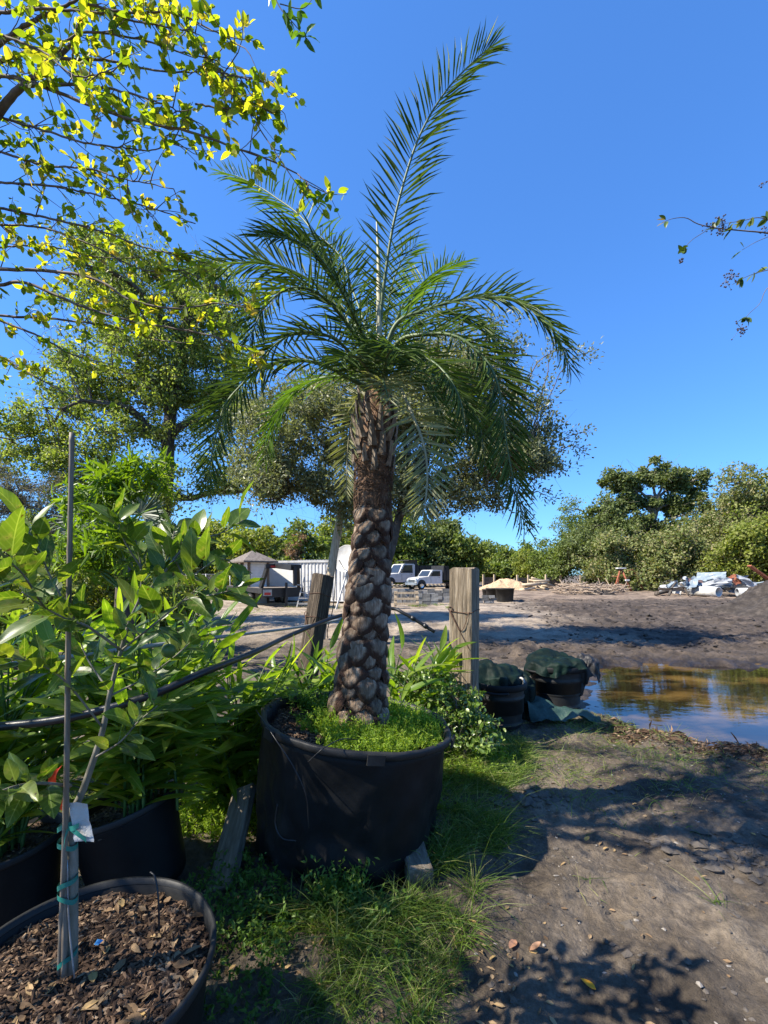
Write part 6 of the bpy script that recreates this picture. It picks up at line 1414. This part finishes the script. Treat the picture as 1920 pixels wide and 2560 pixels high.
TM = np.array(TILT)[:3, :3]
def pot_place(test):
    def f(n_):
        r = (RT_ - .055) * np.sqrt(RNG.uniform(0, 1, n_ * 3)); a = RNG.uniform(0, 2 * np.pi, n_ * 3); x, y = r * np.cos(a), r * np.sin(a)
        k = test(x, y) & (np.hypot(x - .03, y) > .12); x, y = x[k][:n_], y[k][:n_]
        return np.stack([x, y, soil_h(x, y)], -1) @ TM.T + POT
    return f
front = lambda x, y: (y < .12 + .4 * x) & (x > -.17 + .10 * vnoise(np.stack([x * 7, y * 7], -1), 3) - .3 * (y + .3)) | (x > .2)
o = part('pot_weeds', sprigs(1500, pot_place(front), .10, .020, .008, 13, RNG), LM['weed'], None, 'stuff', smooth=False); tag(o, 'bright green feathery weeds filling the front of the tub', 'weeds')
backl = lambda x, y: (y > .02 - .4 * x) & (x < .05)
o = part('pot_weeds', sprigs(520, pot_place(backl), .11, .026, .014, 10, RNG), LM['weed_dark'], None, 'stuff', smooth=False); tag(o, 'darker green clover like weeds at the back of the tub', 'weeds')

LM['grass'] = leaf_mat('grass_blade', [(.06, .11, .02), (.11, .18, .03), (.17, .25, .045), (.26, .27, .10), (.36, .31, .17)], .5, .45, (1.5, 1.5, .4), pos=[0, .4, .75, .92, 1])
LM['grass_dry'] = leaf_mat('dry_grass_blade', [(.14, .17, .05), (.24, .24, .10), (.34, .29, .15)], .6, .35, (1.2, 1.2, .5))
def blades(xy, hgt, w_, rng, lean=.45, wind=(0, 0)):
    n_ = len(xy); hgt = hgt * np.clip(1 + .75 * fbm(xy * 4.5, 2, 91), .3, 2.0); pos = np.stack([xy[:, 0], xy[:, 1], ground_z(xy[:, 0], xy[:, 1]) - .004], -1)
    d = np.stack([rng.normal(wind[0], lean, n_), rng.normal(wind[1], lean, n_), np.ones(n_)], -1); up_ = nrm(np.stack([rng.normal(size=n_), rng.normal(size=n_), np.full(n_, .2)], -1))
    h = hgt * rng.uniform(.35, 1.3, n_)
    dn = nrm(d); side = nrm(np.cross(dn, up_)); bend = nrm(np.stack([dn[:, 0], dn[:, 1], np.full(n_, -.35)], -1)); V = []
    for t, ww in ((0, .5), (.35, .45), (.7, .3), (1, .03)):
        c = pos + dn * (h * t)[:, None] + bend * (h * .5 * t * t)[:, None]; V += [c + side * w_ * ww, c - side * w_ * ww]
    V = np.stack(V, 1); off = (np.arange(n_) * 8)[:, None, None]
    return MB().add(V.reshape(-1, 3), (np.array([[0, 1, 3, 2], [2, 3, 5, 4], [4, 5, 7, 6]])[None] + off).reshape(-1, 4))
def region(n_, x0, x1, y0, y1, test, clump=0.0, rng=RNG):
    x = rng.uniform(x0, x1, n_); y = rng.uniform(y0, y1, n_); k = test(x, y)
    if clump: k &= fbm(np.stack([x, y], -1) * 5, 2, 44) > clump
    k &= np.hypot(x - POT[0], y - POT[1]) > .51
    return np.stack([x, y], -1)[k]
edge = lambda y: np.interp(y, [1.4, 1.76, 1.96, 2.2, 2.47, 2.86, 3.64, 4.3], [.25, .42, .50, .56, .66, .82, 1.25, 1.25]) 
nz = lambda x, y, s_: .10 * fbm(np.stack([x, y], -1) * 3.5, 3, s_)
g1 = region(24000, .1, 1.5, 1.95, 4.2, lambda x, y: (x < edge(y) + 1.6 * nz(x, y, 45)) & (fbm(np.stack([x, y], -1) * 6, 3, 47) > -.28))
g2 = region(5200, -.45, .6, 1.45, 2.05, lambda x, y: (x < edge(y) + 1.5 * nz(x, y, 45) - .1 * (y < 1.6)) & (fbm(np.stack([x, y], -1) * 5, 3, 48) > -.12 + .5 * (x < -.15)))
g3 = region(2200, -.55, .5, 1.1, 1.5, lambda x, y: x < .2 + nz(x, y, 46), .1)
mb = blades(g1, .17, .0036, RNG, .5, (.15, -.1)); mb2 = blades(g2, .17, .0036, RNG, .6, (.1, -.15)); mb3 = blades(g3, .09, .0036, RNG, .7)
mb.add(*(lambda q: (np.concatenate(q.v), q.f))(blades(g1[::14], .30, .002, RNG, .5)))
o = part('grass', mb, LM['grass'], None, 'stuff', smooth=False); tag(o, 'long green grass growing along the right side of the tub', 'grass')
o = part('grass', mb2, LM['grass'], None, 'stuff', smooth=False); tag(o, 'loose green grass in front of the tub', 'grass')
o = part('grass', mb3, LM['grass'], None, 'stuff', smooth=False); tag(o, 'thin shaded grass between the nearest pot and the mud', 'grass')
tf = lambda n_, cx, cy, r: np.stack([RNG.normal(cx, r, n_), RNG.normal(cy, r, n_)], -1)
bank = np.concatenate([tf(300, 2.0, 4.55, .18), tf(220, 2.35, 4.35, .16), tf(200, 2.1, 3.95, .22), tf(200, 2.3, 3.65, .2), tf(90, 2.5, 3.5, .15), tf(120, 1.7, 3.6, .25), tf(160, 1.35, 3.45, .3), tf(90, 1.25, 3.1, .2), tf(90, 3.35, 3.75, .08), tf(50, 2.95, 3.4, .12), tf(40, 2.1, 3.15, .12), tf(30, 1.65, 2.85, .15), tf(14, 1.05, 2.2, .05), tf(10, 1.55, 2.05, .04), tf(260, 1.3, 3.75, .28), tf(160, 2.75, 3.9, .2)])
o = part('grass', blades(bank, .11, .0036, RNG, .7), LM['grass'], None, 'stuff', smooth=False); tag(o, 'scattered grass tufts on the puddle bank', 'grass')
dry = np.concatenate([tf(700, 1.95, 4.5, .28), tf(500, 2.5, 4.1, .3), tf(900, 1.55, 3.6, .4), tf(300, 2.9, 3.6, .35)])
o = part('dry_grass', blades(dry, .06, .003, RNG, 1.4), LM['grass_dry'], None, 'stuff', smooth=False); tag(o, 'short straw coloured grass lying on the trodden bank', 'dry grass')
yd = np.stack([RNG.uniform(-1.5, 4.2, 3500), RNG.normal(21.6, .6, 3500)], -1); yd = yd[fbm(yd * 1.2, 2, 3) > -.05]
o = part('grass', blades(yd, .16, .012, RNG, .6), LM['grass'], None, 'stuff', smooth=False); tag(o, 'sunlit grass strip in front of the block stacks', 'grass')
yl = np.stack([RNG.uniform(-12, -1.4, 5000), RNG.normal(20.5, .9, 5000)], -1); yl = yl[fbm(yl * .8, 2, 4) > .05]
o = part('grass', blades(yl, .14, .012, RNG, .6), LM['grass_dry'], None, 'stuff', smooth=False); tag(o, 'patchy grass around the trailer wheels', 'grass')
gl = region(9000, -2.6, -.55, 2.3, 4.4, lambda x, y: fbm(np.stack([x, y], -1) * 2, 2, 6) > -.25)
o = part('grass', blades(gl, .11, .004, RNG, .6), LM['grass'], None, 'stuff', smooth=False); tag(o, 'grass under the ginger clumps left of the tub', 'grass')
# broadleaf weeds
def ground_place(x0, x1, y0, y1, test=None):
    def f(n_):
        x = RNG.uniform(x0, x1, n_); y = RNG.uniform(y0, y1, n_)
        k = (np.hypot(x - POT[0], y - POT[1]) > .5) & (np.hypot(x - FPC[0], y - FPC[1]) > .36)
        if test is not None: k &= test(x, y)
        return np.stack([x[k], y[k], ground_z(x[k], y[k])], -1)
    return f
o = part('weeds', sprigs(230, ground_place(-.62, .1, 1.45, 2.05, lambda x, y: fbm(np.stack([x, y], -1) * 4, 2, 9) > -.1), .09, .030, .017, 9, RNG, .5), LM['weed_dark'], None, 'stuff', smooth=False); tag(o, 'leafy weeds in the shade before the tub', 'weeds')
o = part('weeds', sprigs(900, ground_place(-1.35, -.72, 2.55, 3.6), .13, .024, .012, 10, RNG, .4), LM['weed'], None, 'stuff', smooth=False); tag(o, 'bright weeds between the leaning plank and the ginger', 'weeds')
o = part('weeds', sprigs(260, ground_place(.55, 1.0, 3.25, 3.75), .13, .022, .010, 12, RNG, .4), LM['weed'], None, 'stuff', smooth=False); tag(o, 'bright weed patch below the glossy shrub', 'weeds')
o = part('weeds', sprigs(120, ground_place(-.30, -.14, 2.0, 2.12), .20, .03, .014, 13, RNG, .3), LM['weed_dark'], None, 'stuff', smooth=False); tag(o, 'small ferny weed standing against the front of the tub', 'weeds')
o = part('weeds', sprigs(700, ground_place(-.9, .75, 3.2, 4.0), .14, .026, .014, 9, RNG, .4), LM['weed'], None, 'stuff', smooth=False); tag(o, 'low weeds behind the tub', 'weeds')
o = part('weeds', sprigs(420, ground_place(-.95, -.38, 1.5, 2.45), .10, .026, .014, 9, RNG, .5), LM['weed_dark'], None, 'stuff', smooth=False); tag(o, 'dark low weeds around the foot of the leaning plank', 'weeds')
n_ = 320; x = RNG.uniform(-1.0, -.2, n_); y = RNG.uniform(1.45, 2.4, n_); k = (np.hypot(x - FPC[0], y - FPC[1]) > .37) & (np.hypot(x - POT[0], y - POT[1]) > .5); x, y = x[k], y[k]; n_ = len(x)
o = part('leaf_litter', MB().leaves(np.stack([x, y, ground_z(x, y) + .006], -1), nrm(np.stack([RNG.normal(size=n_), RNG.normal(size=n_), RNG.normal(0, .2, n_)], -1)), nrm(np.stack([RNG.normal(0, .4, n_), RNG.normal(0, .4, n_), np.ones(n_)], -1)), RNG.uniform(.015, .05, n_), RNG.uniform(.008, .024, n_), T_OVAL), LM['litter'], None, 'stuff', smooth=False); tag(o, 'dry leaves on the dark soil between the nearest pot and the tub', 'leaf litter')
# twigs, bark and fallen leaves on the bank
n_ = 4200; t = RNG.uniform(0, 1, n_); x = 2.25 + t * 2.3 + RNG.normal(0, .16, n_); y = 4.35 - t * 1.3 + RNG.normal(0, .15, n_)
pos = np.stack([x, y, ground_z(x, y) + .006], -1)
o = part('bark_debris', MB().leaves(pos, nrm(np.stack([RNG.normal(size=n_), RNG.normal(0, .5, n_), RNG.normal(0, .15, n_)], -1)), nrm(np.stack([RNG.normal(0, .4, n_), RNG.normal(0, .4, n_), np.ones(n_)], -1)), RNG.gamma(2, .016, n_) + .012, RNG.uniform(.004, .010, n_), T_CHIP), LM['chip'], None, 'stuff', smooth=False); tag(o, 'bark and twig debris washed up along the puddle bank', 'debris')
n_ = 420; x = np.concatenate([RNG.uniform(.2, 3.2, 310), RNG.normal(.42, .12, 60), RNG.uniform(-.9, .3, 50)]); y = np.concatenate([RNG.uniform(1.15, 4, 310), RNG.normal(1.72, .12, 60), RNG.uniform(1.2, 2.0, 50)])
pos = np.stack([x, y, ground_z(x, y) + .006], -1)
o = part('leaf_litter', MB().leaves(pos, nrm(np.stack([RNG.normal(size=n_), RNG.normal(size=n_), RNG.normal(0, .2, n_)], -1)), nrm(np.stack([RNG.normal(0, .4, n_), RNG.normal(0, .4, n_), np.ones(n_)], -1)), RNG.uniform(.012, .045, n_), RNG.uniform(.008, .02, n_), T_OVAL), LM['litter'], None, 'stuff', smooth=False); tag(o, 'small dry leaves littered on the trodden earth', 'leaf litter')
FL = leaf_mesh('fallen_leaf', .05, .03, 6, -.2, .4, .3, .9)
for k, (px, py, col, lab) in enumerate(((1490, 2478, (.75, .34, .02), 'bright orange yellow fallen leaf on the bare earth'), (1464, 2103, (.4, .35, .16), 'pale tan fallen leaf in the shadow of the trunk'), (1325, 2390, (.36, .2, .12), 'curled brown fallen leaf at the grass edge'), (1290, 2360, (.42, .22, .13), 'pinkish brown fallen leaf beside the grass blades'), (1430, 1925, (.42, .25, .2), 'reddish dry leaf on the bank above the clay lumps'), (1585, 2032, (.42, .36, .22), 'flat pale leaf on the sunlit bare earth'))):
    g = G(px, py); m = leaf_mat('fallen_leaf_colour', [col, tuple(c * 1.15 for c in col)], .6, .25, (1.2, 1, .6), perobj=True); me = FL.copy(); me.materials.append(m)
    o = link('fallen_leaf', me); o.location = (g[0], g[1], float(ground_z(g[0], g[1])) + .012); o.rotation_euler = (random.gauss(0, .3), random.gauss(0, .3), random.uniform(0, 6)); o.scale = (1.1, 1.1, 1.1); tag(o, lab, 'leaf')
